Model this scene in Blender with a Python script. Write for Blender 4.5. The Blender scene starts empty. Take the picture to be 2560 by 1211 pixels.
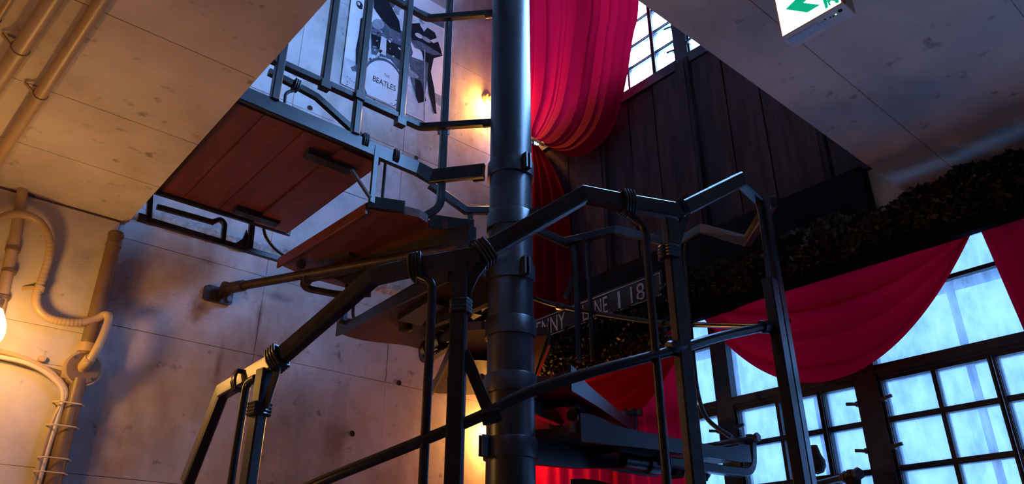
import bpy, math, random
from mathutils import Vector, Matrix
random.seed(7)
S = bpy.context.scene
C = S.collection
R = math.radians

# ------------------------------------------------------------------ camera
ZC = 1.40                                    # eye height above the floor
FPX, TH, AZ = 1903.0, R(26.0), R(49.1)       # focal length in pixels, pitch, heading
CX, CY = 1280.0, 605.5
ct, st, ca, sa = math.cos(TH), math.sin(TH), math.cos(AZ), math.sin(AZ)
cam = bpy.data.cameras.new('camera')
cam.sensor_width = 36.0
cam.lens = FPX / 2560.0 * 36.0
cam.clip_start = 0.05
camo = bpy.data.objects.new('camera', cam)
C.objects.link(camo)
camo.location = (0, 0, ZC)
camo.rotation_euler = (R(90) + TH, 0, AZ - R(90))
S.camera = camo

# ------------------------------------------------------------------ light
SKY = 92.0
w = bpy.data.worlds.new('sky'); S.world = w; w.use_nodes = True
bg = w.node_tree.nodes['Background']
bg.inputs[0].default_value = (0.205, 0.455, 1.0, 1)
bg.inputs[1].default_value = SKY
S.view_settings.view_transform = 'Standard'
S.view_settings.look = 'None'
S.view_settings.gamma = 1.0
S.view_settings.use_curve_mapping = False
S.view_settings.exposure = 0.12
LAMP_W = 30.0          # watts of the bare-bulb wall lamps
FLOOR_W = 16.0         # watts of the added uplighter
PEND_W = 0.3           # watts of the added fill pendants

# ------------------------------------------------------------------ pixels to points (camera-relative metres)
PX, PY = 1.70, 1.97                          # axis of the stair pole
def ray(px, py):
    dx = px - CX; up = CY - py
    fh = FPX * ct - up * st; z = FPX * st + up * ct
    return (fh * ca + dx * sa, fh * sa - dx * ca, z)
def oz(px, py, z): r = ray(px, py); s = z / r[2]; return Vector(r) * s
def ox(px, py, x): r = ray(px, py); s = x / r[0]; return Vector(r) * s
def oy(px, py, y): r = ray(px, py); s = y / r[1]; return Vector(r) * s
def oc(px, py, rad=0.95, far=False):
    r = ray(px, py); a = r[0] ** 2 + r[1] ** 2; b = -2 * (r[0] * PX + r[1] * PY); c = PX * PX + PY * PY - rad * rad
    d = max(0.0, b * b - 4 * a * c)
    s = (-b + (1 if far else -1) * math.sqrt(d)) / (2 * a)
    return Vector(r) * s
def pol(ang, rad, z): return Vector((PX + rad * math.cos(R(ang)), PY + rad * math.sin(R(ang)), z))

# ------------------------------------------------------------------ materials
MATS = {}
def new_mat(name):
    m = bpy.data.materials.new(name); m.use_nodes = True
    MATS[name] = m
    return m, m.node_tree, m.node_tree.nodes['Principled BSDF']
def nd(nt, typ, **kw):
    n = nt.nodes.new(typ)
    for k, v in kw.items():
        if k.startswith('i_'): n.inputs[int(k[2:])].default_value = v
        else: setattr(n, k, v)
    return n
def pos_scaled(nt, scale):
    g = nd(nt, 'ShaderNodeNewGeometry'); mp = nd(nt, 'ShaderNodeMapping')
    mp.inputs['Scale'].default_value = scale
    nt.links.new(g.outputs['Position'], mp.inputs[0])
    return mp.outputs[0]
def noise(nt, vec, scale, detail=4, rough=0.6):
    n = nd(nt, 'ShaderNodeTexNoise')
    n.inputs['Scale'].default_value = scale; n.inputs['Detail'].default_value = detail; n.inputs['Roughness'].default_value = rough
    nt.links.new(vec, n.inputs['Vector'])
    return n.outputs['Fac']
def ramp(nt, fac, stops):
    r = nd(nt, 'ShaderNodeValToRGB')
    els = r.color_ramp.elements
    while len(els) < len(stops): els.new(0.5)
    for e, (p, c) in zip(els, stops): e.position = p; e.color = (*c, 1)
    nt.links.new(fac, r.inputs[0])
    return r.outputs[0]
def mixc(nt, fac, a, b, typ='MIX'):
    m = nd(nt, 'ShaderNodeMix', data_type='RGBA', blend_type=typ)
    for s, v in ((m.inputs[0], fac), (m.inputs[6], a), (m.inputs[7], b)):
        if hasattr(v, 'is_linked') or hasattr(v, 'links'): nt.links.new(v, s)
        elif isinstance(v, (int, float)): s.default_value = v
        else: s.default_value = (*v, 1)
    return m.outputs[2]
def bump(nt, b, h, strength=0.3, dist=0.01):
    n = nd(nt, 'ShaderNodeBump'); n.inputs['Strength'].default_value = strength; n.inputs['Distance'].default_value = dist
    nt.links.new(h, n.inputs['Height']); nt.links.new(n.outputs[0], b.inputs['Normal'])
def simple(name, col, rough=0.6, metal=0.0, var=0.25, scale=12, bmp=0.15, spec=None):
    m, nt, b = new_mat(name)
    p = pos_scaled(nt, (1, 1, 1)); f = noise(nt, p, scale, 5)
    c = ramp(nt, f, [(0.3, tuple(x * (1 - var) for x in col)), (0.7, tuple(min(1, x * (1 + var)) for x in col))])
    nt.links.new(c, b.inputs['Base Color'])
    b.inputs['Roughness'].default_value = rough; b.inputs['Metallic'].default_value = metal
    if spec is not None: b.inputs['Specular IOR Level'].default_value = spec
    if bmp: bump(nt, b, noise(nt, p, scale * 6, 3), bmp, 0.003)
    return m
def concrete(name, col, rust=0.0, streak=0.3, stains=()):
    m, nt, b = new_mat(name)
    p = pos_scaled(nt, (1, 1, 1))
    big = noise(nt, p, 1.7, 5, 0.65)
    c0 = ramp(nt, big, [(0.28, tuple(x * 0.62 for x in col)), (0.5, col), (0.72, tuple(min(1, x * 1.25) for x in col))])
    ps = pos_scaled(nt, (5, 5, 1.1))
    strk = ramp(nt, noise(nt, ps, 1.0, 5, 0.6), [(0.36, (0.40, 0.37, 0.38)), (0.5, (1, 1, 1))])
    c1 = mixc(nt, streak, c0, strk, 'MULTIPLY')
    sp = ramp(nt, noise(nt, p, 16, 4, 0.55), [(0.27, (0.35, 0.32, 0.3)), (0.36, (1, 1, 1))])
    c2 = mixc(nt, 0.75, c1, sp, 'MULTIPLY')
    if rust:
        pr = pos_scaled(nt, (2.3, 2.3, 1.5))
        rf = ramp(nt, noise(nt, pr, 1.0, 5, 0.6), [(0.50, (0, 0, 0)), (0.68, (rust, rust, rust))])
        c2 = mixc(nt, rf, c2, (0.27, 0.13, 0.065))
    for (sx, sz, kx, kz, amt, scol) in stains:
        mp = nd(nt, 'ShaderNodeMapping'); mp.vector_type = 'POINT'
        gg_ = nd(nt, 'ShaderNodeNewGeometry')
        mp.inputs['Location'].default_value = (-sx * kx, 0, -(sz + ZC) * kz); mp.inputs['Scale'].default_value = (kx, 0, kz)
        nt.links.new(gg_.outputs['Position'], mp.inputs[0])
        ln = nd(nt, 'ShaderNodeVectorMath', operation='LENGTH'); nt.links.new(mp.outputs[0], ln.inputs[0])
        nz = noise(nt, p, 9, 4, 0.6)
        ad = nd(nt, 'ShaderNodeMath', operation='MULTIPLY_ADD'); ad.inputs[1].default_value = 1.1; nt.links.new(nz, ad.inputs[0]); nt.links.new(ln.outputs['Value'], ad.inputs[2])
        fr_ = ramp(nt, ad.outputs[0], [(0.55, (amt,) * 3), (1.0, (0, 0, 0))])
        c2 = mixc(nt, fr_, c2, scol)
    nt.links.new(c2, b.inputs['Base Color'])
    b.inputs['Roughness'].default_value = 0.62
    b.inputs['Specular IOR Level'].default_value = 0.35
    h = noise(nt, p, 38, 6, 0.7)
    bump(nt, b, h, 0.22, 0.006)
    return m
concrete('concrete_wall', (0.62, 0.57, 0.55), rust=0.6, streak=0.4, stains=((1.02, 1.22, 7, 6, 0.9, (0.20, 0.085, 0.035)), (1.30, 1.20, 26, 3.2, 0.8, (0.16, 0.08, 0.045)), (1.15, 0.98, 22, 3.5, 0.6, (0.20, 0.10, 0.055)), (1.38, 1.36, 6, 12, 0.7, (0.10, 0.10, 0.13)), (1.75, 0.75, 5, 3, 0.55, (0.26, 0.14, 0.08)), (1.02, 1.44, 8, 14, 0.6, (0.16, 0.09, 0.06)), (1.45, 1.10, 4, 5, 0.5, (0.27, 0.14, 0.085)), (1.40, 1.62, 5, 9, 0.5, (0.17, 0.16, 0.17)), (2.12, 2.50, 18, 7, 0.7, (0.12, 0.09, 0.07))))
concrete('concrete_soffit', (0.56, 0.50, 0.45), rust=0.0, streak=0.0)
concrete('concrete_beige', (0.42, 0.32, 0.25), rust=0.0, streak=0.1)
simple('concrete_rough', (0.36, 0.34, 0.33), 0.9, var=0.5, scale=25, bmp=0.9)
simple('joint_dark', (0.16, 0.12, 0.10), 0.9)
simple("floor_stone", (0.42, 0.44, 0.50), 0.7, var=0.3, scale=3)
simple('plaster_warm', (0.10, 0.075, 0.06), 0.8, var=0.1, scale=2)
simple('steel_black', (0.015, 0.015, 0.018), 0.32, 0.0, var=0.4, scale=30, bmp=0.10, spec=0.5)
simple('steel_pole', (0.014, 0.016, 0.021), 0.33, 0.0, var=0.15, scale=20, bmp=0.1, spec=0.7)
simple('steel_rust', (0.034, 0.019, 0.011), 0.5, 0.1, var=0.6, scale=25, bmp=0.2)
simple('steel_window', (0.030, 0.026, 0.034), 0.45, 0.0, var=0.25, scale=20)
simple('bolt_steel', (0.10, 0.10, 0.11), 0.4, 0.6, var=0.2, scale=30)
simple('wood_stain', (0.08, 0.02, 0.010), 0.5, var=0.45, scale=9)
simple('paint_cream', (0.42, 0.30, 0.17), 0.42, var=0.12, scale=10, bmp=0.08)
simple('paint_brown', (0.16, 0.10, 0.05), 0.45, var=0.2, scale=10)
simple('cable_white', (0.6, 0.5, 0.38), 0.5, var=0.05, scale=10, bmp=0)
simple('beam_black', (0.006, 0.007, 0.011), 0.85, var=0.3, scale=15, spec=0.05)
simple('sign_black', (0.010, 0.010, 0.014), 0.55, var=0.2, scale=20)
simple('letter_white', (0.62, 0.58, 0.58), 0.6, var=0.1, scale=30)
simple('rope', (0.62, 0.42, 0.22), 0.85, var=0.2, scale=60)
simple('plastic_white', (0.62, 0.58, 0.56), 0.45, var=0.05, scale=8, bmp=0)
simple('plastic_orange', (0.42, 0.22, 0.12), 0.5, var=0.1, scale=8, bmp=0)
simple('sticker_blue', (0.42, 0.56, 0.70), 0.6, var=0.15, scale=120, bmp=0)
simple('hole_dark', (0.02, 0.016, 0.014), 0.9, bmp=0)
simple('paper_white', (0.84, 0.84, 0.86), 0.6, var=0.08, scale=6, bmp=0, spec=0.05)
simple('ink_dark', (0.010, 0.010, 0.014), 0.6, var=0.4, scale=25, bmp=0, spec=0.05)
simple('ink_grey', (0.09, 0.10, 0.13), 0.6, var=0.5, scale=40, bmp=0, spec=0.05)
simple('ink_mid', (0.28, 0.29, 0.33), 0.6, var=0.25, scale=25, bmp=0, spec=0.05)
simple('ink_pale', (0.66, 0.64, 0.65), 0.6, var=0.15, scale=25, bmp=0, spec=0.05)

def board_mat():
    m, nt, b = new_mat('board_dark')
    p = pos_scaled(nt, (14, 14, 1.2)); f = noise(nt, p, 2.0, 6, 0.6)
    c = ramp(nt, f, [(0.3, (0.036, 0.019, 0.021)), (0.7, (0.080, 0.043, 0.046))])
    nt.links.new(c, b.inputs['Base Color']); b.inputs['Roughness'].default_value = 0.85; b.inputs['Specular IOR Level'].default_value = 0.08
    bump(nt, b, f, 0.15, 0.004)
board_mat()
def wood_plank():
    m, nt, b = new_mat('wood_red')
    p = pos_scaled(nt, (16, 2.2, 16)); f = noise(nt, p, 1.6, 6, 0.62)
    c = ramp(nt, f, [(0.25, (0.06, 0.012, 0.006)), (0.55, (0.14, 0.028, 0.011)), (0.8, (0.20, 0.045, 0.018))])
    nt.links.new(c, b.inputs['Base Color']); b.inputs['Roughness'].default_value = 0.45
    bump(nt, b, f, 0.15, 0.003)
wood_plank()
def fabric(name, c0, c1, tcol, tfac):
    m, nt, b = new_mat(name)
    p = pos_scaled(nt, (1, 1, 1)); f = noise(nt, p, 220, 2)
    c = ramp(nt, f, [(0.3, c0), (0.7, c1)])
    nt.links.new(c, b.inputs['Base Color']); b.inputs['Roughness'].default_value = 0.75
    b.inputs['Specular IOR Level'].default_value = 0.02
    bump(nt, b, f, 0.1, 0.001)
    t = nd(nt, 'ShaderNodeBsdfTranslucent'); t.inputs[0].default_value = (*tcol, 1)
    mx = nd(nt, 'ShaderNodeMixShader'); mx.inputs[0].default_value = tfac
    nt.links.new(b.outputs[0], mx.inputs[1]); nt.links.new(t.outputs[0], mx.inputs[2])
    nt.links.new(mx.outputs[0], nt.nodes['Material Output'].inputs[0])
fabric('red_velvet', (0.15, 0.0005, 0.006), (0.22, 0.0010, 0.010), (0.5, 0.002, 0.02), 0.07)
fabric('red_velvet_lit', (0.50, 0.002, 0.014), (0.66, 0.003, 0.020), (0.85, 0.003, 0.026), 0.46)  # same cloth, albedo and translucency raised to imitate more light on it
def leaf():
    m, nt, b = new_mat('leaf_dry')
    oi = nd(nt, 'ShaderNodeNewGeometry')
    c = ramp(nt, oi.outputs['Random Per Island'], [(0.0, (0.010, 0.014, 0.010)), (0.7, (0.030, 0.030, 0.016)), (0.95, (0.05, 0.038, 0.018)), (1.0, (0.13, 0.09, 0.04))])
    nt.links.new(c, b.inputs['Base Color']); b.inputs['Roughness'].default_value = 0.6
leaf()
def glass(name, tl_col, tr_col, f0, f1):
    m, nt, b = new_mat(name)
    p = pos_scaled(nt, (1, 7, 1.2)); f = noise(nt, p, 3.0, 6, 0.7)
    fac = ramp(nt, f, [(0.3, (f0,) * 3), (0.7, (f1,) * 3)])
    tl = nd(nt, 'ShaderNodeBsdfTranslucent'); tl.inputs[0].default_value = (*tl_col, 1)
    tr = nd(nt, 'ShaderNodeBsdfTransparent'); tr.inputs[0].default_value = (*tr_col, 1)
    mot = ramp(nt, noise(nt, pos_scaled(nt, (1, 1.6, 0.8)), 9.0, 6, 0.7), [(0.3, (0.80, 0.84, 0.90)), (0.5, (1, 1, 1)), (0.7, (1.14, 1.08, 1.04))])
    nt.links.new(mixc(nt, 1.0, tl_col, mot, 'MULTIPLY'), tl.inputs[0]); nt.links.new(mixc(nt, 1.0, tr_col, mot, 'MULTIPLY'), tr.inputs[0])
    mx = nd(nt, 'ShaderNodeMixShader')
    nt.links.new(fac, mx.inputs[0]); nt.links.new(tr.outputs[0], mx.inputs[1]); nt.links.new(tl.outputs[0], mx.inputs[2])
    gl = nd(nt, 'ShaderNodeBsdfGlossy'); gl.inputs['Roughness'].default_value = 0.2
    m2 = nd(nt, 'ShaderNodeMixShader'); m2.inputs[0].default_value = 0.04
    nt.links.new(mx.outputs[0], m2.inputs[1]); nt.links.new(gl.outputs[0], m2.inputs[2])
    nt.links.new(m2.outputs[0], nt.nodes['Material Output'].inputs[0])
glass('frosted_glass_dimmed', (0.144, 0.152, 0.158), (0.144, 0.152, 0.158), 0.15, 0.55)  # tint darkened to imitate a dimmer outside behind the lower panes
glass('clear_glass', (0.9, 0.9, 0.9), (0.96, 0.96, 0.96), 0.1, 0.4)
def emit(name, col, s):
    m, nt, b = new_mat(name)
    b.inputs['Base Color'].default_value = (*col, 1)
    b.inputs['Emission Color'].default_value = (*col, 1); b.inputs['Emission Strength'].default_value = s
emit('exit_face', (0.86, 1.0, 0.98), 1.6)
emit('exit_green', (0.0, 0.36, 0.20), 1.0)
emit('led_green', (0.4, 1.0, 0.4), 2.0)
emit('bulb_glow', (1.0, 0.66, 0.22), 14.0)

# ------------------------------------------------------------------ mesh builder
class MB:
    def __init__(s): s.v = []; s.f = []; s.smooth = False
    def add(s, vs, fs):
        n = len(s.v); s.v += [tuple(v) for v in vs]; s.f += [tuple(i + n for i in f) for f in fs]
        return s
    def box(s, a, b):
        x0, x1 = sorted((a[0], b[0])); y0, y1 = sorted((a[1], b[1])); z0, z1 = sorted((a[2], b[2]))
        return s.add([(x0,y0,z0),(x1,y0,z0),(x1,y1,z0),(x0,y1,z0),(x0,y0,z1),(x1,y0,z1),(x1,y1,z1),(x0,y1,z1)],
                     [(0,3,2,1),(4,5,6,7),(0,1,5,4),(1,2,6,5),(2,3,7,6),(3,0,4,7)])
    def sweep(s, pts, prof, up=None, closed=False, caps=True):
        pts = [Vector(p) for p in pts]; n = len(pts); m = len(prof); vs = []
        prev = None
        for i, p in enumerate(pts):
            if closed: t = (pts[(i + 1) % n] - pts[i - 1])
            elif i == 0: t = pts[1] - p
            elif i == n - 1: t = p - pts[i - 1]
            else: t = (pts[i + 1] - p).normalized() + (p - pts[i - 1]).normalized()
            t.normalize()
            if up is not None: u = Vector(up)
            elif prev is not None: u = prev
            else: u = Vector((0, 0, 1)) if abs(t.z) < 0.9 else Vector((1, 0, 0))
            side = t.cross(u)
            if side.length < 1e-5: side = t.cross(Vector((1, 0.3, 0.1)))
            side.normalize(); nrm = side.cross(t).normalized(); prev = nrm
            k = 1.0
            if 0 < i < n - 1 and not closed:
                c = (pts[i + 1] - p).normalized().dot((p - pts[i - 1]).normalized())
                k = 1.0 / max(0.6, math.sqrt(max(0.0, (1 + c) / 2)))
            for (a, b) in prof: vs.append(p + side * a * (k if up is None else 1) + nrm * b * k)
        fs = []
        for i in range(n if closed else n - 1):
            j = (i + 1) % n
            for q in range(m):
                r = (q + 1) % m
                fs.append((i * m + q, i * m + r, j * m + r, j * m + q))
        if caps and not closed:
            fs.append(tuple(range(m))[::-1]); fs.append(tuple((n - 1) * m + q for q in range(m)))
        return s.add(vs, fs)
    def tube(s, pts, r, seg=10, closed=False):
        s.smooth = True
        return s.sweep(pts, [(r * math.cos(2 * math.pi * k / seg), r * math.sin(2 * math.pi * k / seg)) for k in range(seg)], None, closed)
    def bar(s, pts, wd, ht, up=(0, 0, 1)):
        a, b = wd / 2, ht / 2; c = min(a, b) * 0.25
        return s.sweep(pts, [(-a, -b + c), (-a + c, -b), (a - c, -b), (a, -b + c), (a, b - c), (a - c, b), (-a + c, b), (-a, b - c)], up)
    def prism(s, poly, o, u, v, th):
        o, u, v = Vector(o), Vector(u), Vector(v); nn = u.cross(v).normalized() * th
        n = len(poly)
        a = [o + u * p[0] + v * p[1] for p in poly]; b = [q + nn for q in a]
        return s.add(a + b, [tuple(range(n))[::-1], tuple(range(n, 2 * n))] + [(i, (i + 1) % n, (i + 1) % n + n, i + n) for i in range(n)])
    def lathe(s, prof, o, ax=(0, 0, 1), seg=20):
        s.smooth = True
        o, ax = Vector(o), Vector(ax).normalized()
        u = ax.cross(Vector((1, 0, 0)) if abs(ax.x) < 0.9 else Vector((0, 1, 0))).normalized(); v = ax.cross(u)
        vs = []; m = len(prof)
        for k in range(seg):
            a = 2 * math.pi * k / seg; d = u * math.cos(a) + v * math.sin(a)
            for (r, h) in prof: vs.append(o + d * r + ax * h)
        fs = []
        for k in range(seg):
            j = (k + 1) % seg
            for q in range(m - 1): fs.append((k * m + q, j * m + q, j * m + q + 1, k * m + q + 1))
        if prof[0][0] > 1e-6: fs.append(tuple(k * m for k in range(seg))[::-1])
        if prof[-1][0] > 1e-6: fs.append(tuple(k * m + m - 1 for k in range(seg)))
        return s.add(vs, fs)
    def wrap(s, c, d, up, wd, ht, n=4, pitch=0.0085, r=0.0045):
        """a few turns of thick wire bound round a bar"""
        c, d, up = Vector(c), Vector(d).normalized(), Vector(up)
        side = d.cross(up).normalized(); up = side.cross(d)
        a, b = wd / 2, ht / 2; k = 0.25
        for i in range(n):
            o = c + d * (i - (n - 1) / 2) * pitch
            loop = [o + side * x + up * y for (x, y) in ((-a, -b*k), (-a, b*k), (-a*0.7, b), (a*0.7, b), (a, b*k), (a, -b*k), (a*0.7, -b), (-a*0.7, -b))]
            s.tube(loop, r, 6, closed=True)
        return s
    def build(s, name, mat, parent=None, local=False):
        me = bpy.data.meshes.new(name)
        vs = [Vector(v) for v in s.v]
        if local: base = Vector((0, 0, 0))
        else:
            xs, ys, zs = zip(*[tuple(v) for v in vs])
            base = Vector(((min(xs) + max(xs)) / 2, (min(ys) + max(ys)) / 2, min(zs)))
        me.from_pydata([v - base for v in vs], [], s.f)
        import bmesh
        bm = bmesh.new(); bm.from_mesh(me); bmesh.ops.recalc_face_normals(bm, faces=bm.faces); bm.to_mesh(me); bm.free()
        if s.smooth:
            me.polygons.foreach_set('use_smooth', [True] * len(me.polygons))
            try: me.set_sharp_from_angle(angle=R(38))
            except Exception: pass
        me.materials.append(MATS[mat])
        o = bpy.data.objects.new(name, me); C.objects.link(o)
        if local: loc = Vector((0, 0, 0))
        else: loc = base + Vector((0, 0, ZC))
        put(o, loc, parent, local)
        return o
def wloc(o):
    l = Vector(o.location)
    while o.parent: o = o.parent; l = l + Vector(o.location)
    return l
def put(o, loc, parent, local=False):
    if parent is not None:
        o.parent = parent
        o.location = loc if local else loc - wloc(parent)
    else: o.location = loc
def tag(o, label=None, cat=None, group=None, kind=None):
    for k, v in (('label', label), ('category', cat), ('group', group), ('kind', kind)):
        if v: o[k] = v
    return o
def empty(name, loc, label=None, cat=None, group=None, kind=None):
    o = bpy.data.objects.new(name, None); C.objects.link(o); o.empty_display_size = 0.1
    o.location = Vector(loc) + Vector((0, 0, ZC))
    return tag(o, label, cat, group, kind)
def fillet(pts, r, n=5):
    pts = [Vector(p) for p in pts]; out = [pts[0]]
    for i in range(1, len(pts) - 1):
        a, p, b = pts[i - 1], pts[i], pts[i + 1]
        d = min(r, (a - p).length * 0.48, (b - p).length * 0.48)
        q0 = p + (a - p).normalized() * d; q1 = p + (b - p).normalized() * d
        for k in range(n + 1):
            t = k / n; out.append(q0 * (1 - t) ** 2 + p * 2 * t * (1 - t) + q1 * t * t)
    out.append(pts[-1]); return out
def smooth_path(pts, n=6):
    pts = [Vector(p) for p in pts]; out = []
    for i in range(len(pts) - 1):
        p0 = pts[max(0, i - 1)]; p1 = pts[i]; p2 = pts[i + 1]; p3 = pts[min(len(pts) - 1, i + 2)]
        for k in range(n):
            t = k / n
            out.append(0.5 * ((2 * p1) + (p2 - p0) * t + (2 * p0 - 5 * p1 + 4 * p2 - p3) * t * t + (3 * p1 - p0 - 3 * p2 + p3) * t ** 3))
    out.append(pts[-1]); return out
def text_mesh(txt, mat, name, parent, origin, ux, uy, width, height, th=0.003):
    cu = bpy.data.curves.new(name, 'FONT'); cu.body = txt; cu.size = 1.0; cu.extrude = 0.0
    to = bpy.data.objects.new('tmp_text', cu); C.objects.link(to)
    dg = bpy.context.evaluated_depsgraph_get()
    me = bpy.data.meshes.new_from_object(to.evaluated_get(dg))
    bpy.data.objects.remove(to); bpy.data.curves.remove(cu)
    xs = [v.co.x for v in me.vertices]; ys = [v.co.y for v in me.vertices]
    x0, x1, y0, y1 = min(xs), max(xs), min(ys), max(ys)
    ux, uy = Vector(ux), Vector(uy); nn = ux.cross(uy)
    mb = MB(); n = len(me.vertices)
    vs = [Vector(origin) + ux * ((v.co.x - x0) / (x1 - x0) * width) + uy * ((v.co.y - y0) / (y1 - y0) * height) + nn * th for v in me.vertices]
    mb.add(vs, [tuple(p.vertices) for p in me.polygons])
    bpy.data.meshes.remove(me)
    return mb.build(name, mat, parent)
def panel_rows(name, mat, parent, rects, fn):
    for r in rects: fn(r).build(name, mat, parent)

# ================================================================== THE SETTING
FL = -ZC
XW, YL = 2.95, 3.30          # window wall, left wall
XS, YS = 0.65, 0.965         # edges of the stair well in the ceiling
ZS0, ZS1 = 1.50, 1.70        # slab underside and top
ZT = 4.35                    # upper ceiling
XB, YB = -3.6, -3.4          # back walls of the room
fl = tag(MB().box((XB, YB, FL - 0.1), (XW + 0.2, YL + 0.2, FL)).build('floor', 'floor_stone'), kind='structure')
# ceiling: L-shaped slab round the stair well, formwork boards as pieces
cl = empty('ceiling', (0, 0, ZS1), 'concrete ceiling slab with stair well opening', kind='structure')
MB().box((XB, YB, ZS0 + 0.006), (XS - 0.002, YL, ZS1)).build('slab', 'concrete_soffit', cl)
MB().box((XS - 0.002, YB, ZS0 + 0.006), (XW, YS - 0.002, ZS1)).build('slab', 'concrete_soffit', cl)
g = 0.0016
ys = [3.26, 2.86, 2.46, 1.967, 1.50, 1.0, 0.5, 0.0, -0.6, -1.2, -1.8, -2.4, YB]
for i in range(len(ys) - 1):
    MB().box((XB, ys[i + 1] + g, ZS0), (XS, ys[i] - g * (i > 0), ZS0 + 0.02)).build('soffit_board', 'concrete_soffit', cl)
ys = [YS, 0.765, 0.30, -0.15, -0.6, -1.2, -1.8, -2.4, YB]
for i in range(len(ys) - 1):
    MB().box((XS + 0.004, ys[i + 1] + g * 0.7, ZS0), (XW, ys[i] - g * 0.7 * (i > 0), ZS0 + 0.02)).build('soffit_board', 'concrete_soffit', cl)
MB().box((XB, YB, ZT), (XW + 0.2, YL + 0.2, ZT + 0.1)).build('ceiling', 'plaster_warm').__setitem__('kind', 'structure')
# left wall: backing and formwork panels
wl = empty('wall_left', (1.5, YL, FL), 'stained grey concrete wall of formwork panels', kind='structure')
MB().box((XB, YL + 0.006, FL), (XW + 0.2, YL + 0.2, ZT)).build('backing', 'joint_dark', wl)
xs = [XS - 0.02, 1.30, 2.005, XW + 0.15]
zs = [FL, -0.15, 0.469, 1.06, 1.446, 2.05, 2.455, 2.70, 3.30, ZT]
for i in range(len(xs) - 1):
    for j in range(len(zs) - 1):
        gg = 0.0014
        d = random.uniform(-0.0015, 0.0015)
        MB().box((xs[i] + gg, YL + d, zs[j] + gg), (xs[i + 1] - gg, YL + 0.02, zs[j + 1] - gg)).build('concrete_panel', 'concrete_wall', wl)
MB().box((XB, YL, ZS1), (XS - 0.022, YL + 0.02, ZT)).build('concrete_panel', 'concrete_wall', wl)
# rough construction-joint ledge under the landing
mb = MB(); n = 60; vs = []
for k in range(n + 1):
    x = XS + (XW - XS) * k / n
    for (a, b) in ((0.0, -0.035), (-0.016, -0.02), (-0.018, 0.02), (0.0, 0.035)):
        vs.append((x, YL + a + random.uniform(-0.007, 0.004) * (a < 0), 1.575 + b + random.uniform(-0.012, 0.012)))
mb.add(vs, [(k * 4 + q, k * 4 + q + 1, k * 4 + q + 5, k * 4 + q + 4) for k in range(n) for q in range(3)])
mb.build('rough_joint', 'concrete_rough', wl)
# form-tie holes
for (px, py) in ((775, 270), (1040, 395), (997, 958), (1140, 960), (880, 1085)):
    c = oy(px, py, YL - 0.002)
    MB().lathe([(0.0, 0.0), (0.0135, 0.0), (0.0145, -0.0022), (0.0115, -0.0015), (0.0, -0.0005)], c, (0, 1, 0), 14).build('tie_hole', 'hole_dark', wl)
# near part of the left wall, standing a little proud under the soffit
wn = empty('wall_left_near', (-1, 3.25, FL), 'warm lit concrete wall under the low soffit', kind='structure')
MB().box((XB, 3.256, FL), (XS - 0.03, YL, ZS0 + 0.005)).build('backing', 'joint_dark', wn)
zs = [FL, -0.2, 0.47, 0.845, 0.985, ZS0 - 0.012]
for j in range(len(zs) - 1):
    for (xa, xb) in ((XB, -1.2), (-1.2, XS - 0.028)):
        MB().box((xa + 0.002, 3.25, zs[j] + 0.0009), (xb - 0.002, 3.262, zs[j + 1] - 0.0009)).build('concrete_panel', 'concrete_soffit', wn)
# back walls
MB().box((XB - 0.2, YB, FL), (XB, YL, ZT)).build('wall_back', 'plaster_warm').__setitem__('kind', 'structure')
MB().box((XB, YB - 0.2, FL), (XW + 0.2, YB, ZT)).build('wall_right', 'plaster_warm').__setitem__('kind', 'structure')
# window wall: solid parts
ww = empty('wall_window', (XW, 1, FL), 'dark timber panelled wall between the windows', kind='structure')
ZH = 1.33                    # head of the lower windows
Z2 = 2.755                   # sill of the upper windows
MB().box((XW, YB, FL), (XW + 0.16, YL, -0.62)).build('apron', 'concrete_beige', ww)
MB().box((XW, YB, ZH), (XW + 0.16, YL, Z2 - 0.03)).build('spandrel', 'concrete_beige', ww)
MB().box((XW, YB, Z2 - 0.03), (XW + 0.16, -2.56, ZT)).build('pier', 'concrete_beige', ww)
MB().box((XW, YB, -0.62), (XW + 0.16, -2.56, ZH)).build('pier', 'concrete_beige', ww)
MB().box((XW, 3.20, -0.62), (XW + 0.16, YL, ZT)).build('pier', 'concrete_beige', ww)
MB().box((XW, -2.56, 4.16), (XW + 0.16, 3.20, ZT)).build('lintel', 'concrete_beige', ww)
MB().box((2.885, 1.105, 1.47), (XW, YL, 1.682)).build('steel_beam', 'beam_black', ww)
for (yc) in (0.64, 1.28, 1.92, 2.56):
    b0 = 1.68
    MB().box((2.895, yc - 0.043, b0), (XW, yc + 0.043, Z2 + 0.0)).build('column_cover', 'board_dark', ww)
    MB().box((2.888, yc - 0.020, b0), (2.8955, yc + 0.020, Z2 - 0.02)).build('cover_strip', 'board_dark', ww)
for i in range(5):
    y0, y1 = 0.043 + 0.64 * i, 0.64 * (i + 1) - 0.043
    if i == 4: y1 = YL
    for k in range(3):
        a, b = y0 + (y1 - y0) * k / 3, y0 + (y1 - y0) * (k + 1) / 3
        x = 2.922 + random.uniform(-0.002, 0.002)
        MB().box((x, a + 0.004, 1.683), (XW, b - 0.004, Z2 - 0.035)).build('board', 'board_dark', ww)
mb = MB().box((2.905, 0.0, Z2 - 0.036), (XW + 0.10, 3.25, Z2)); mb.build('sill', 'steel_window', ww)
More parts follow.
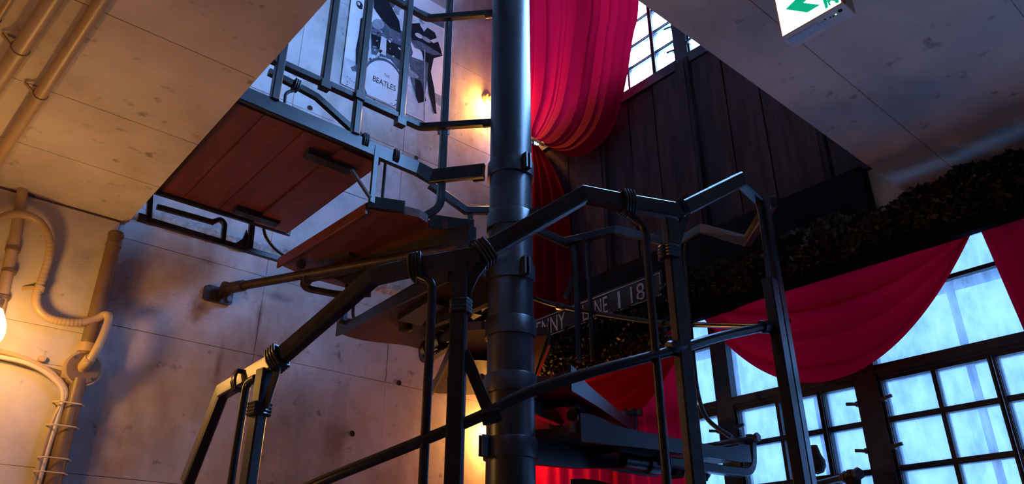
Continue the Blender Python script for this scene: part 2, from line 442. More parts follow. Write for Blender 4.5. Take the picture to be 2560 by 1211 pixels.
# windows: bays of 0.64 m; each a two-light and a one-light sash of small panes
def window(n, ylo, yhi, z0, z1, rows, zrail, label, handles, gm):
    """rows: heights of the glazing bars of the sashes below zrail"""
    we = empty('window_%d' % n, (XW + 0.02, (ylo + yhi) / 2, z0), label, kind='structure')
    xf, xb = XW - 0.018, XW + 0.042
    mb = MB()
    for yc in (ylo, yhi): mb.box((xf - 0.02, yc - 0.0415 if yc == yhi else yc, z0), (xb, yc if yc == yhi else yc + 0.0415, z1))
    mb.box((xf - 0.02, ylo + 0.0415, z0 - 0.0), (xb, yhi - 0.0415, z0 + 0.035))
    mb.box((xf - 0.02, ylo + 0.0415, z1 - 0.035), (xb, yhi - 0.0415, z1))
    if zrail: mb.box((xf - 0.012, ylo + 0.0415, zrail), (xb, yhi - 0.0415, zrail + 0.048)); mb.box((xf - 0.022, ylo + 0.0415, zrail + 0.012), (xf - 0.0121, yhi - 0.0415, zrail + 0.034))
    mb.build('frame', 'steel_window', we)
    a, b = ylo + 0.041, yhi - 0.041
    m = a + 0.158                       # the meeting stile, nearer the low-y post
    ztop = zrail if zrail else z1 - 0.035
    for (s0, s1, cols) in ((a, m, 1), (m + 0.002, b, 2)):
        sb = MB(); t = 0.013
        for yy in (s0, s1): sb.box((xf, yy - (t if yy == s1 else 0), z0 + 0.035), (xb - 0.014, yy + (t if yy == s0 else 0), ztop))
        for yy in (s0 + 0.0045, s1 - 0.0115): sb.box((xf - 0.009, yy, z0 + 0.04), (xf - 0.0001, yy + 0.007, ztop - 0.005))
        sb.box((xf, s0 + t, z0 + 0.035), (xb - 0.014, s1 - t, z0 + 0.05)); sb.box((xf, s0 + t, ztop - 0.014), (xb - 0.014, s1 - t, ztop))
        ce = [s0 + t, s1 - t]
        if cols == 2: mid = (s0 + s1) / 2; sb.box((xf + 0.004, mid - 0.008, z0 + 0.05), (xb - 0.018, mid + 0.008, ztop - 0.014)); ce = [s0 + t, mid - 0.006, mid + 0.006, s1 - t]
        for zb in rows: sb.box((xf + 0.006, s0 + t, zb - 0.0105), (xb - 0.020, s1 - t, zb + 0.0105)); sb.box((xf, s0 + t, zb - 0.005), (xf + 0.0059, s1 - t, zb + 0.005))
        so = sb.build('sash', 'steel_window', we)
        zz = [z0 + 0.044] + sorted(rows) + [ztop - 0.008]
        for c in range(cols):
            for r in range(len(zz) - 1):
                MB().box((XW + 0.006, ce[2 * c], zz[r] + 0.006), (XW + 0.010, ce[2 * c + 1], zz[r + 1] - 0.006)).build('pane', gm, so)
        for zb in handles:
            yy = s0 + 0.008 if cols == 1 else s1 - 0.008
            dr = 1 if cols == 1 else -1
            h = MB().box((xf - 0.020, yy - 0.008, zb - 0.010), (xf, yy + 0.008, zb + 0.010))
            h.bar([(xf - 0.024, yy - dr * 0.006, zb - 0.004), (xf - 0.026, yy + dr * 0.016, zb + 0.001), (xf - 0.026, yy + dr * 0.040, zb + 0.005)], 0.010, 0.012)
            h.build('handle', 'bolt_steel', so)
    if zrail:                            # fixed top light, divided once
        for (za, zb) in ((zrail + 0.048, 1.118), (1.134, z1 - 0.035)):
            MB().box((XW + 0.006, ylo + 0.0415, za), (XW + 0.010, yhi - 0.0415, zb)).build('pane', gm, we)
        MB().box((xf, ylo + 0.0415, 1.118), (xb - 0.014, yhi - 0.0415, 1.134)).build('transom_bar', 'steel_window', we)
    return we
rowsL = [0.652, 0.474, 0.296, 0.118, -0.06, -0.238, -0.416]
rowsU = [2.952, 3.103, 3.27, 3.44, 3.61, 3.78, 3.95]
for i in range(9):
    window(i + 1, 0.64 * (i - 4), 0.64 * (i - 3), -0.62, ZH, rowsL, 0.812, 'lower steel window bay of small frosted panes', (0.725, 0.548), 'frosted_glass_dimmed')
for i in range(9):
    window(i + 10, 0.64 * (i - 4), 0.64 * (i - 3), Z2, 4.16, rowsU, None, 'upper steel window bay of small frosted panes', (2.86, 3.03), 'clear_glass')
# downpipes and rails outside, seen dimly through the frosted panes
simple('outside_grey', (0.10, 0.13, 0.15), 0.7)
for (y, r, lb) in ((0.985, 0.016, 'dim grey pipe outside the large top pane right of the red swag'), (1.62, 0.014, 'dim grey pipe outside the window beside the double stair post')):
    tag(MB().tube([(XW + 0.22, y, -1.0), (XW + 0.22, y, 1.16)], r, 8).build('drain_pipe', 'outside_grey'), lb, 'pipe', 'pipes outside the windows')
for (y, r) in ((2.30, 0.02),):
    tag(MB().tube([(XW + 0.22, y, 2.4), (XW + 0.22, y, 4.4)], r, 8).build('drain_pipe', 'outside_grey'), 'dim pipe outside the upper window by the red curtain', 'pipe')
tag(MB().box((XW + 0.20, -0.2, 1.16), (XW + 0.24, 3.3, 1.20)).build('outside_rail', 'outside_grey'), 'dim horizontal bar outside the lower window head', 'rail')

# ================================================================== SPIRAL STAIR
stair = empty('spiral_staircase', (PX, PY, FL), 'black steel spiral staircase winding round a thick central pole', 'staircase')
MB().lathe([(0.0835, FL), (0.0835, ZT)], (PX, PY, 0), seg=40).build('pole', 'steel_pole', stair)
for zc in (1.575, 1.345, 1.128, 0.915, 0.71, 0.492, 0.28, 0.07, -0.14):
    c = MB().lathe([(0.0836, -0.034), (0.092, -0.033), (0.0925, 0.030), (0.0905, 0.034), (0.0836, 0.0345)], (PX, PY, zc), seg=40)
    co = c.build('collar', 'steel_pole', stair)
    a = {1.575: -95, 1.345: -70, 1.128: -100, 0.492: 175}.get(zc, 60)
    d = Vector((math.cos(R(a)), math.sin(R(a)), 0)); t = Vector((-d.y, d.x, 0))
    b = MB()
    for s in (-1, 1):
        o = Vector((PX, PY, zc)) + d * 0.105 + t * 0.009 * s
        b.bar([o + Vector((0, 0, -0.032)), o + Vector((0, 0, 0.036))], 0.008, 0.032, up=d)
    b.build('collar_lug', 'steel_black', co)

# -- a generic tread, built once in its own frame (x outwards, y upstairs, z = 0 at the top)
def tread_meshes():
    out = {}
    # plank with waved ends, built as strips
    def outline():
        A = []; n = 10
        for k in range(n + 1):
            t = k / n; A.append((0.135 + 0.03 * math.sin(t * math.pi * 2), -0.16 + 0.32 * t))
        for k in range(n + 1):
            t = k / n; A.append((1.04 + 0.022 * math.sin(t * math.pi * 2), 0.225 - 0.45 * t))
        return A
    mb = MB(); mb.prism(outline(), (0, 0, -0.034), (1, 0, 0), (0, 1, 0), 0.034)
    out['tread'] = (mb, 'wood_stain')
    def rim(sgn):
        top = [(0.16, 0.030), (0.20, 0.032), (0.25, 0.027), (0.30, 0.014), (0.36, 0.007), (0.45, 0.004), (0.65, 0.002), (0.85, 0.0), (0.93, 0.004), (0.98, 0.016), (1.02, 0.026), (1.065, 0.028)]
        bot = [(1.065, -0.040), (0.98, -0.046), (0.85, -0.048), (0.5, -0.052), (0.30, -0.060), (0.16, -0.066)]
        L = Vector((0.905, 0.066 * sgn, 0)).normalized()
        m = MB(); o = Vector((0.13, 0.165 * sgn, 0)) - L * 0.13
        poly = top + bot
        m.prism(poly, o, L, (0, 0, 1), 0.010 * (1 if sgn < 0 else -1))
        return m
    out['rim'] = (rim(-1), 'steel_black'); out['rim2'] = (rim(1), 'steel_black')
    m = MB()                                   # carrier arm under the plank, with webs
    m.prism([(0.09, -0.035), (0.62, -0.035), (0.66, -0.06), (0.60, -0.085), (0.30, -0.115), (0.09, -0.125)], (0, 0.014, 0), (1, 0, 0), (0, 0, 1), 0.028)
    m.prism([(0.40, -0.036), (0.66, -0.036), (0.66, -0.062), (0.40, -0.062)], (0, 0.13, 0), (1, 0, 0), (0, 0, 1), 0.26)
    out['carrier'] = (m, 'steel_black')
    m = MB().tube([(0.45, -0.10, -0.085), (0.90, -0.135, -0.085)], 0.024, 12)
    m.lathe([(0.0, -0.03), (0.034, -0.03), (0.036, 0.0), (0.034, 0.03), (0.0, 0.03)], (0.60, -0.112, -0.085), (0.995, -0.078, 0), 14)
    out['tube_arm'] = (m, 'steel_black')
    out['wire_wrap'] = (MB().wrap((0.72, -0.121, -0.085), (0.995, -0.078, 0), (0, 0, 1), 0.062, 0.062, 5, 0.0095, 0.005), 'steel_black')
    out['wire_wrap2'] = (MB().wrap((0.86, -0.132, -0.085), (0.995, -0.078, 0), (0, 0, 1), 0.062, 0.062, 4, 0.0095, 0.005), 'steel_black')
    path = fillet([(0.62, -0.165, -0.078), (0.80, -0.190, -0.082), (1.075, -0.225, -0.080), (1.095, -0.228, 0.055)], 0.085, 8)
    m = MB().bar(path, 0.034, 0.040, up=(0, 1, 0)); out['hook_arm'] = (m, 'steel_black')
    m = MB().tube([(1.092, -0.26, 0.058), (1.075, 0.02, 0.058)], 0.0115, 10)
    for (y) in (-0.262, -0.19):
        m.lathe([(0.0, -0.010), (0.018, -0.010), (0.021, -0.004), (0.021, 0.004), (0.018, 0.010), (0.0, 0.010)], (1.09, y, 0.058), (0, 1, 0), 6)
    m.lathe([(0.0, -0.012), (0.016, -0.012), (0.016, 0.012), (0.0, 0.012)], (1.092, -0.228, 0.064), (0, 0, 1), 6)
    out['bolt'] = (m, 'bolt_steel')
    out['cleat'] = (MB().box((0.36, 0.05, -0.042), (0.54, 0.064, -0.033)), 'steel_rust')
    out['foot_cup'] = (MB().lathe([(0.0, 0.0), (0.030, 0.0), (0.030, -0.030), (0.022, -0.036), (0.0, -0.036)], (0.74, 0.05, -0.036), (0, 0, 1), 14), 'steel_rust')
    return out
tm = tread_meshes()
first = {}
def make_tread(ang, ztop):
    root = None
    for key in ('tread', 'rim', 'rim2', 'carrier', 'tube_arm', 'wire_wrap', 'wire_wrap2', 'hook_arm', 'bolt', 'cleat', 'foot_cup'):
        nm = key.rstrip('2')
        mb, mat = tm[key]
        if key not in first:
            o = mb.build(nm, mat, None, local=True); first[key] = o
        else:
            o = first[key].copy(); C.objects.link(o); o.parent = None
        if key == 'tread':
            o.parent = stair
            o.location = Vector((PX, PY, ztop + ZC)) - wloc(stair); o.rotation_euler = (0, 0, R(ang)); root = o
        else:
            o.parent = root; o.location = (0, 0, 0)
    return root
TREADS = [(84, 1.185), (57, 0.985), (30, 0.785), (0, 0.580), (-31, 0.345), (-60, 0.14), (-87, -0.035), (-116, -0.24), (-145, -0.445), (-174, -0.65), (-203, -0.855), (-232, -1.06), (-261, -1.23)]
for a, z in TREADS: make_tread(a, z)

# -- the top tread below the landing, askew beside the pole
mb = MB()
A = [(1.24, 2.255), (1.30, 2.235), (1.36, 2.200), (1.42, 2.185), (1.47, 2.20), (1.50, 2.235), (1.56, 2.19), (1.60, 2.22), (1.64, 2.95), (1.60, 2.99), (1.40, 3.00), (1.214, 2.95)]
mb.prism([(p[0], p[1]) for p in A], (0, 0, 1.365), (1, 0, 0), (0, 1, 0), 0.034)
t2 = mb.build('tread', 'wood_red', stair)
MB().bar([(1.236, 2.262, 1.370), (1.208, 2.95, 1.370)], 0.010, 0.046).build('rim', 'wood_red', t2)
MB().bar([(1.500, 2.228, 1.392), (1.62, 2.175, 1.392), (1.66, 2.150, 1.392)], 0.012, 0.060).build('rim', 'steel_black', t2)
MB().bar([(1.236, 2.256, 1.395), (1.36, 2.196, 1.392)], 0.012, 0.050).build('rim', 'steel_black', t2)
mb = MB().prism([(0.0, 0.0), (0.72, 0.03), (0.80, -0.02), (0.70, -0.075), (0.2, -0.10), (0.0, -0.10)], (1.60, 2.10, 1.365), Vector((-0.25, 0.92, 0)).normalized(), (0, 0, 1), 0.045)
mb.build('carrier', 'steel_black', t2)
cs = oz(840, 640, 1.355)
mb = MB(); mb.prism([(-0.02, -0.09), (0.02, -0.09), (0.02, 0.09), (-0.02, 0.09)], (1.36, 2.72, 1.350), (0.93, 0.36, 0), (-0.36, 0.93, 0), 0.014)
mb.build('cleat', 'steel_rust', t2)
pth = fillet([oz(900, 668, 1.30), oz(820, 690, 1.29), oz(757, 700, 1.285), oz(765, 722, 1.27), oz(850, 738, 1.26), oz(925, 735, 1.26)], 0.06, 5)
MB().bar(pth, 0.032, 0.022, up=(0, 0, 1)).build('hook_arm', 'steel_rust', t2)
mb = MB()
for (px, py, z) in ((752, 662, 1.34), (770, 700, 1.28)):
    mb.lathe([(0.0, -0.016), (0.022, -0.016), (0.022, 0.016), (0.0, 0.016)], oz(px, py, z), (0.3, 0.9, 0.2), 8)
mb.build('bolt', 'steel_rust', t2)

# -- handrail, traced where it stands on a cylinder 0.95 m round the pole
NEAR = [(468, 1206), (556, 980), (690, 903), (935, 692), (1040, 667), (1195, 640), (1460, 487), (1560, 507), (1695, 530), (1850, 450)]
FAR = [(1868, 603), (1757, 572), (1690, 612), (1540, 576), (1410, 606), (1330, 570), (1245, 527), (1165, 527), (1075, 462)]
hr = [oc(*p) for p in NEAR] + [pol(-74, 0.95, 1.15), pol(-60, 0.95, 1.27)] + [oc(*p, far=True) for p in FAR[0:]]
HR = [p.copy() for p in hr]
MB().bar(hr, 0.032, 0.042).build('handrail', 'steel_black', stair)
# mid rail
mr = [oc(700, 1255), oc(800, 1206), oc(1000, 1125), oc(1200, 1042), oc(1320, 982), oc(1500, 925), oc(1680, 878), oc(1800, 842), oc(1912, 818)]
mrail = MB().tube(smooth_path([p for p in mr], 4), 0.0125, 10).build('mid_rail', 'steel_black', stair)
mf = [pol(-52, 0.95, 0.885), pol(-37, 0.95, 0.955)] + [oc(px, py, far=True) for (px, py) in ((1760, 813), (1650, 808), (1500, 785), (1400, 766), (1330, 743), (1250, 700), (1180, 660))]
MB().tube(smooth_path(mf, 4), 0.0115, 10).build('mid_rail', 'steel_black', stair)
# posts and rods: flat bars standing on the tread ends, rods bent in under the rail
def radial(p): d = Vector((p.x - PX, p.y - PY, 0)); return d.normalized()
def post(p, drop, wd=0.038, dp=0.030, mat='steel_black', parent=stair):
    q = p - Vector((0, 0, drop))
    return MB().bar([p, q], wd, dp, up=radial(p)).build('post', mat, parent)
def rod(px, py, px2, py2, drop, far=False, r=0.0105, foot=None):
    a = oc(px, py, far=far); b = oc(px2, py2, far=far)
    pts = [a, b, b - Vector((0, 0, drop))]
    if foot is not None: pts.append(b - Vector((0, 0, drop)) + foot)
    return MB().tube(fillet(pts, 0.03, 6), r, 10).build('baluster_rod', 'steel_black', stair)
def wrap_at(p, d, wd=0.048, ht=0.058, n=4, up=(0, 0, 1)):
    return MB().wrap(p, d, up, wd, ht, n).build('wire_wrap', 'steel_black', stair)
def strap(p, q, bulge, wd=0.024, dp=0.007):
    m = (p + q) / 2 + bulge
    pts = [p * (1 - t) ** 2 + m * 2 * t * (1 - t) + q * t * t for t in [k / 8 for k in range(9)]]
    return MB().bar(pts, wd, dp, up=radial(p)).build('brace_strap', 'steel_black', stair)
pA = oc(1152, 655); pB = oc(1673, 552); pE = oc(1906, 505); pF = oc(662, 925)
post(pA, 1.05); post(pB, 1.2, mat='steel_rust'); post(pF, 0.95)
dE = radial(pE); tE = Vector((-dE.y, dE.x, 0))
post(pE, 1.15, 0.052, 0.03)
post(pE - tE * 0.100 + Vector((0, 0, -0.30)) + dE * 0.01, 0.9, 0.046, 0.03)
rod(1045, 690, 1082, 706, 0.9); rod(1575, 535, 1612, 565, 1.0); rod(640, 945, 617, 958, 0.8)
# far posts
for (px, py, wd) in ((1437, 612, 0.026), (1176, 535, 0.026)):
    post(oc(px, py, far=True), 0.62, wd, 0.02)
rod(1505, 588, 1468, 605, 0.62, True); MB().tube(smooth_path([oc(px, py, far=True) for (px, py) in ((1738, 588), (1714, 622), (1722, 760), (1734, 900), (1746, 990), (1770, 1050), (1830, 1095))], 6), 0.0095, 10).build('baluster_rod', 'steel_black', stair)
rod(1220, 535, 1232, 560, 0.3, True)
# bindings and straps
def seg(i): return (HR[i + 1] - HR[i])
wrap_at(oc(693, 897), seg(2)); wrap_at(oc(1042, 667), seg(4)); wrap_at(oc(1212, 632), seg(5)); wrap_at(oc(1566, 508), seg(7)); wrap_at(oc(1702, 523), seg(8), 0.03, 0.046, 3)
wrap_at(oc(600, 952), seg(1), 0.036, 0.05, 3)
wrap_at(oc(1152, 768), (0, 0, 1), 0.046, 0.04, 4, up=radial(pA)); wrap_at(oc(1672, 633), (0, 0, 1), 0.046, 0.042, 4, up=radial(pB)); wrap_at(oc(648, 1025), (0, 0, 1), 0.046, 0.042, 4, up=radial(pF))
wrap_at(oc(1420, 606, far=True), seg(15), 0.034, 0.05, 3); wrap_at(oc(1165, 620, far=True), (0, 0, 1), 0.04, 0.04, 3, up=(1, 0, 0))
strap(oc(1222, 640), oc(1166, 755), Vector((0, 0, -0.015)) + pol(-139, 0.95, 0) - pol(-137, 0.95, 0))
strap(oc(700, 900), oc(662, 1020), Vector((0, 0, -0.01)))
strap(oc(1715, 540), oc(1690, 612), Vector((0, 0, 0.01)))
strap(oc(1428, 612, far=True), oc(1414, 745, far=True), pol(25, 0.95, 0) - pol(28.5, 0.95, 0))
# diagonal flat bar from the post to the mid rail, and its bolt
MB().bar([oc(1160, 880), oc(1228, 1045)], 0.026, 0.010, up=radial(pA)).build('brace', 'steel_black', stair)
MB().bar([oc(1128, 945), oc(1128, 990)], 0.016, 0.018, up=radial(pA)).build('bracket', 'steel_black', stair)
for (px, py, far) in ((1228, 1040, False), (1402, 767, True), (1690, 870, False), (1912, 818, False), (1652, 810, True)):
    p = oc(px, py, far=far); d = radial(p)
    MB().lathe([(0.0, -0.022), (0.017, -0.022), (0.019, -0.014), (0.019, 0.014), (0.017, 0.022), (0.0, 0.022)], p, Vector((-d.y, d.x, 0.25)), 8).build('clamp', 'steel_black', stair)
# end of the lower rail: foot plate and curved strap beside the right-hand post
strap(pE + Vector((0, 0, -0.02)) - tE * 0.03, pE + Vector((0, 0, -0.36)) - tE * 0.075, Vector((0.0, 0, 0)) - tE * 0.0)
MB().lathe([(0.0, -0.03), (0.018, -0.024), (0.026, -0.008), (0.026, 0.008), (0.018, 0.024), (0.012, 0.05), (0.0, 0.05)], oc(2040, 1160) , (0, 0, 1), 12).build('rail_knob', 'steel_rust', stair)
# outer posts between the upper treads
for (x, y, z0, z1) in ((1.555, 2.955, 1.19, 1.62), (1.245, 2.245, 1.39, 1.64)):
    MB().bar([(x, y, z0), (x, y, z1)], 0.022, 0.012, up=(0, 1, 0)).build('post', 'steel_black', stair)
MB().tube(fillet([(1.60, 2.935, 1.19), (1.60, 2.97, 1.24), (1.62, 2.97, 1.45)], 0.04), 0.0075, 8).build('baluster_rod', 'steel_black', stair)
MB().tube([(1.315, 2.29, 1.39), (1.315, 2.29, 1.63)], 0.0065, 8).build('baluster_rod', 'steel_black', stair)
MB().bar([(1.235, 2.24, 1.405), (1.15, 2.25, 1.50)], 0.014, 0.012).build('brace', 'steel_black', stair)
b = MB().tube([oz(850, 800, 1.20), oz(910, 806, 1.20)], 0.011, 8)
b.lathe([(0.0, -0.012), (0.02, -0.012), (0.02, 0.012), (0.0, 0.012)], oz(852, 799, 1.20), (1, 0, 0), 6)
b.build('bolt', 'bolt_steel', stair)

# ================================================================== LANDING
land = empty('landing_platform', (0.97, 2.66, 1.6), 'reddish plank landing bridging ceiling slab and spiral stair', 'landing')
xsl = [XS + 0.012, 0.80, 0.955, 1.115, 1.285]
for i in range(4):
    z = 1.600 - (0.012 if i == 3 else 0.0)
    MB().box((xsl[i] + 0.002, 2.275, z), (xsl[i + 1] - 0.002, 3.075, z + 0.035)).build('plank', 'wood_red', land)
MB().bar([(XS - 0.1 + 0.105, 2.252, 1.632), (1.44, 2.252, 1.622), (1.50, 2.235, 1.600), (1.62, 2.04, 1.585)], 0.022, 0.062).build('edge_beam', 'steel_black', land)
MB().bar([(XS + 0.012, 3.090, 1.61), (1.30, 3.090, 1.61)], 0.018, 0.05).build('edge_beam', 'steel_black', land)
for (xa, ya, xb) in ((1.02, 2.36, 1.22), (1.00, 2.98, 1.20)):
    MB().box((xa, ya, 1.572), (xb, ya + 0.045, 1.5995)).build('cleat', 'steel_black', land)
MB().lathe([(0.0, -0.02), (0.030, -0.02), (0.030, 0.02), (0.0, 0.02)], oz(1195, 437, 1.585), (0.5, -0.8, 0), 8).build('pole_clamp', 'steel_black', land)
for (px, py) in ((912, 352), (988, 392)):
    p = oy(px, py, 2.25)
    MB().wrap(p, (1, 0, -0.05), (0, 0, 1), 0.03, 0.05, 3).build('wire_wrap', 'steel_black', land)
MB().bar([oy(930, 372, 2.262), oy(1045, 415, 2.262)], 0.030, 0.026).build('packing_bar', 'steel_black', land)
# railing on the landing
lr = empty('landing_railing', (1.1, 2.25, 1.66), 'black bar railing along the landing edge before the poster', 'railing')
YR = 2.25
for zr in (1.825, 2.415, 3.0):
    q = Vector((PX, PY, zr)); a = Vector((1.465, YR, zr)); d = (a - q); d.z = 0
    MB().bar(fillet([(XS + 0.02, YR, zr), (1.445, YR, zr), q + d.normalized() * 0.08], 0.02, 3), 0.029, 0.029).build('rail', 'steel_black', lr)
    MB().lathe([(0.0, -0.016), (0.019, -0.016), (0.019, 0.016), (0.0, 0.016)], q + d.normalized() * 0.10, d, 10).build('rail_socket', 'steel_black', lr)
for (px, py, zb) in ((700, 160, 1.655), (811, 208, 1.80), (897, 240, 1.655), (1000, 303, 1.79)):
    p = oy(px, py, YR - 0.004)
    MB().bar([(p.x, p.y, zb), (p.x, p.y, 3.02)], 0.031, 0.031, up=(0, 1, 0)).build('baluster', 'steel_black', lr)
p = oy(1110, 325, YR - 0.04)
pp = [(p.x, p.y, 3.02), (p.x, p.y, 1.56), (p.x, p.y + 0.0, 1.46), Vector((p.x - 0.06, p.y + 0.02, 1.405))]
MB().bar(fillet(pp, 0.06, 6), 0.030, 0.026, up=(0.2, 1, 0)).build('baluster', 'steel_black', lr)
for (px, py) in ((811, 214), (897, 242), (1000, 306), (1109, 328)):
    c = oy(px, py, YR - 0.01)
    MB().box((c.x - 0.020, c.y - 0.018, c.z - 0.018), (c.x + 0.020, c.y + 0.016, c.z + 0.016)).build('rail_clamp', 'steel_black', lr)
# short inner grab rail behind the balusters
gp = [oy(672, 180, 2.42), oy(740, 214, 2.42), oy(792, 243, 2.42), oy(885, 328, 2.42), oy(925, 362, 2.42)]
g1 = MB().bar(gp, 0.022, 0.030).build('grab_rail', 'steel_black', lr)
MB().wrap(oy(740, 214, 2.42), gp[2] - gp[1], (0, 0, 1), 0.034, 0.044, 3).build('wire_wrap', 'steel_black', g1)
MB().tube(fillet([oy(735, 226, 2.42), oy(714, 232, 2.42), oy(709, 285, 2.42)], 0.03), 0.007, 8).build('baluster_rod', 'steel_black', lr)
# rail on the wall side, under the landing edge
wr = empty('wall_side_rail', (1.0, 3.12, 1.46), 'black bar rail under the landing edge against the concrete wall', 'rail')
Y1 = 3.13
MB().bar([oy(345, 544, Y1), oy(600, 620, Y1), oy(735, 660, Y1)], 0.022, 0.026).build('lower_bar', 'steel_black', wr)
MB().bar([oy(392, 517, Y1), oy(535, 557, Y1)], 0.020, 0.022).build('upper_bar', 'steel_black', wr)
MB().bar([oy(376, 478, Y1), oy(372, 548, Y1)], 0.022, 0.020, up=(0, 1, 0)).build('hanger', 'steel_black', wr)
MB().bar(fillet([oy(532, 556, Y1), oy(550, 548, Y1), oy(562, 560, Y1), oy(556, 612, Y1)], 0.03), 0.020, 0.022, up=(0, 1, 0)).build('hanger', 'steel_black', wr)
MB().bar([oy(634, 520, Y1), oy(624, 622, Y1)], 0.026, 0.020, up=(0, 1, 0)).build('hanger', 'steel_black', wr)
gp = [oy(616, 575, Y1), oy(606, 598, Y1), oy(584, 612, Y1), oy(590, 622, Y1), oy(622, 622, Y1)]
m = MB(); c0 = gp[0]; m.prism([(p.x, p.z) for p in gp], (0, Y1 + 0.006, 0), (1, 0, 0), (0, 0, 1), 0.012); m.build('gusset', 'steel_black', wr)
MB().lathe([(0.0, -0.018), (0.020, -0.018), (0.020, 0.018), (0.0, 0.018)], oy(355, 546, Y1), (1, 0, 0), 8).build('end_cap', 'steel_black', wr)
MB().tube(smooth_path([oy(658, 560, Y1), oy(664, 590, Y1), oy(685, 620, Y1), oy(722, 648, Y1)], 5), 0.0075, 8).build('bent_rod', 'steel_black', wr)
# wall stay
ws = empty('wall_stay', (1.09, 3.28, 1.27), 'rusty brace pipe running from concrete wall to stair pole', 'brace')
a = oy(566, 722, 3.24); bq = Vector((PX - 0.05, PY + 0.09, 1.285))
MB().tube([a, bq], 0.020, 12).build('pipe', 'steel_rust', ws)
dd = (bq - a).normalized()
MB().tube([a + dd * 0.02, a + dd * 0.10], 0.026, 12).build('sleeve', 'steel_rust', ws)
MB().lathe([(0.0, -0.018), (0.030, -0.018), (0.030, 0.018), (0.0, 0.018)], a, (0.3, 0.1, 1), 12).build('pivot', 'steel_rust', ws)
mm = MB(); c = oy(546, 738, 3.285)
mm.prism([(-0.065, -0.028), (-0.05, -0.036), (0.05, -0.036), (0.065, -0.028), (0.065, 0.028), (0.05, 0.036), (-0.05, 0.036), (-0.065, 0.028)], (c.x, YL - 0.002, c.z), (1, 0, 0), (0, 0, 1), 0.018)
mm.build('wall_plate', 'steel_rust', ws)
MB().lathe([(0.0, 0.0), (0.014, 0.0), (0.014, -0.014), (0.0, -0.014)], (c.x + 0.048, YL - 0.018, c.z - 0.012), (0, 1, 0), 6).build('bolt', 'bolt_steel', ws)
MB().bar([(c.x + 0.02, YL - 0.02, c.z + 0.01), a], 0.040, 0.030, up=(0, 0, 1)).build('clevis', 'steel_rust', ws)

# ================================================================== PIPES, CONDUIT AND LAMPS ON THE LEFT
def ceiling_pipe(p, q, r, label):
    a, b = oz(*p, ZS0 - r - 0.008), oz(*q, ZS0 - r - 0.008)
    d = (b - a); a = a - d * 0.35; b = b + d * 0.5
    t = empty('ceiling_pipe', (a.x, a.y, ZS0 - 0.05), label, 'pipe')
    MB().tube([a, b], r, 14).build('tube', 'paint_cream', t)
    for k in (0.42, 0.8):
        c = a.lerp(b, k); d = (b - a).normalized()
        m = MB().lathe([(r + 0.0002, -0.007), (r + 0.003, -0.007), (r + 0.003, 0.007), (r + 0.0002, 0.007)], c, d, 16)
        s = d.cross(Vector((0, 0, 1))); m.bar([c + s * (r + 0.001), c + s * (r + 0.03) + Vector((0, 0, r + 0.002))], 0.014, 0.004)
        m.build('pipe_clip', 'paint_cream', t)
ceiling_pipe((10, 375), (262, -10), 0.020, 'painted pipe on the soffit nearest the stair well')
ceiling_pipe((-5, 205), (135, -5), 0.0235, 'second painted pipe along the soffit from the stair well')
ceiling_pipe((-40, 100), (36, -20), 0.008, 'thin painted pipe at the top left corner of the soffit')
YN = 3.25
ce = empty('conduit', (0.62, YN - 0.02, FL), 'painted steel conduit running down the wall corner', 'conduit')
xcond = 0.610
MB().tube([(xcond, YN - 0.030, FL), (xcond, YN - 0.030, 0.80)], 0.028, 14).build('tube', 'paint_brown', ce)
MB().tube([(xcond, YN - 0.030, 0.895), (xcond, YN - 0.030, 1.425)], 0.028, 14).build('tube', 'paint_brown', ce)
m = MB().lathe([(0.0, 0.0), (0.033, 0.0), (0.033, 0.035), (0.0, 0.035)], (xcond, YN - 0.030, 0.905), seg=14); m.build('coupling', 'paint_cream', ce)
for z in (1.36, 1.405): MB().lathe([(0.0282, 0.0), (0.0312, 0.0), (0.0312, 0.012), (0.0282, 0.012)], (xcond, YN - 0.030, z), seg=14).build('clip', 'paint_brown', ce)
# cables strapped to it
cb = empty('cable_run', (0.57, YN - 0.02, FL), 'pale cables strapped beside the corner conduit', 'cable')
for k, (o1, o2) in enumerate(((-0.040, 0.0), (-0.054, 0.010))):
    pts = [oy(-120, 872 - 8 * k, YN - 0.03), oy(0, 893 - 14 * k, YN - 0.03), oy(75, 912 - 10 * k, YN - 0.03), oy(130, 945 - 12 * k, YN - 0.035), oy(158 + 8 * k, 985, YN - 0.04), (xcond + o1, YN - 0.035, 0.62), (xcond + o1 - 0.004, YN - 0.03, 0.3), (xcond + o1, YN - 0.03, FL + 0.02)]
    MB().tube(smooth_path(pts, 5), 0.0085, 8).build('cable', 'cable_white' if k == 0 else 'paint_cream', cb)
for z in (0.70, 0.615, 0.50, 0.45):
    MB().wrap((xcond - 0.016, YN - 0.036, z), (0, 0, 1), (0, 1, 0), 0.105, 0.064, 1, r=0.0028).build('cable_tie', 'cable_white', cb)
hp = empty('wall_pipe', (0, YN - 0.02, 0.83), 'horizontal painted conduit on the wall below the left lamp', 'conduit')
MB().tube([oy(-300, 800, YN - 0.018), oy(-60, 872, YN - 0.018), oy(150, 935, YN - 0.018), oy(178, 944, YN - 0.018)], 0.013, 12).build('tube', 'paint_brown', hp)
MB().lathe([(0.0, -0.012), (0.02, -0.012), (0.02, 0.012), (0.0, 0.012)], oy(160, 938, YN - 0.018), (1, 0, -0.0), 8).build('locknut', 'paint_cream', hp)
MB().lathe([(0.0, 0.0), (0.015, 0.0), (0.012, -0.02), (0.0, -0.022)], oy(104, 900, YN), (0, 1, 0), 10).build('stud', 'paint_cream', hp)
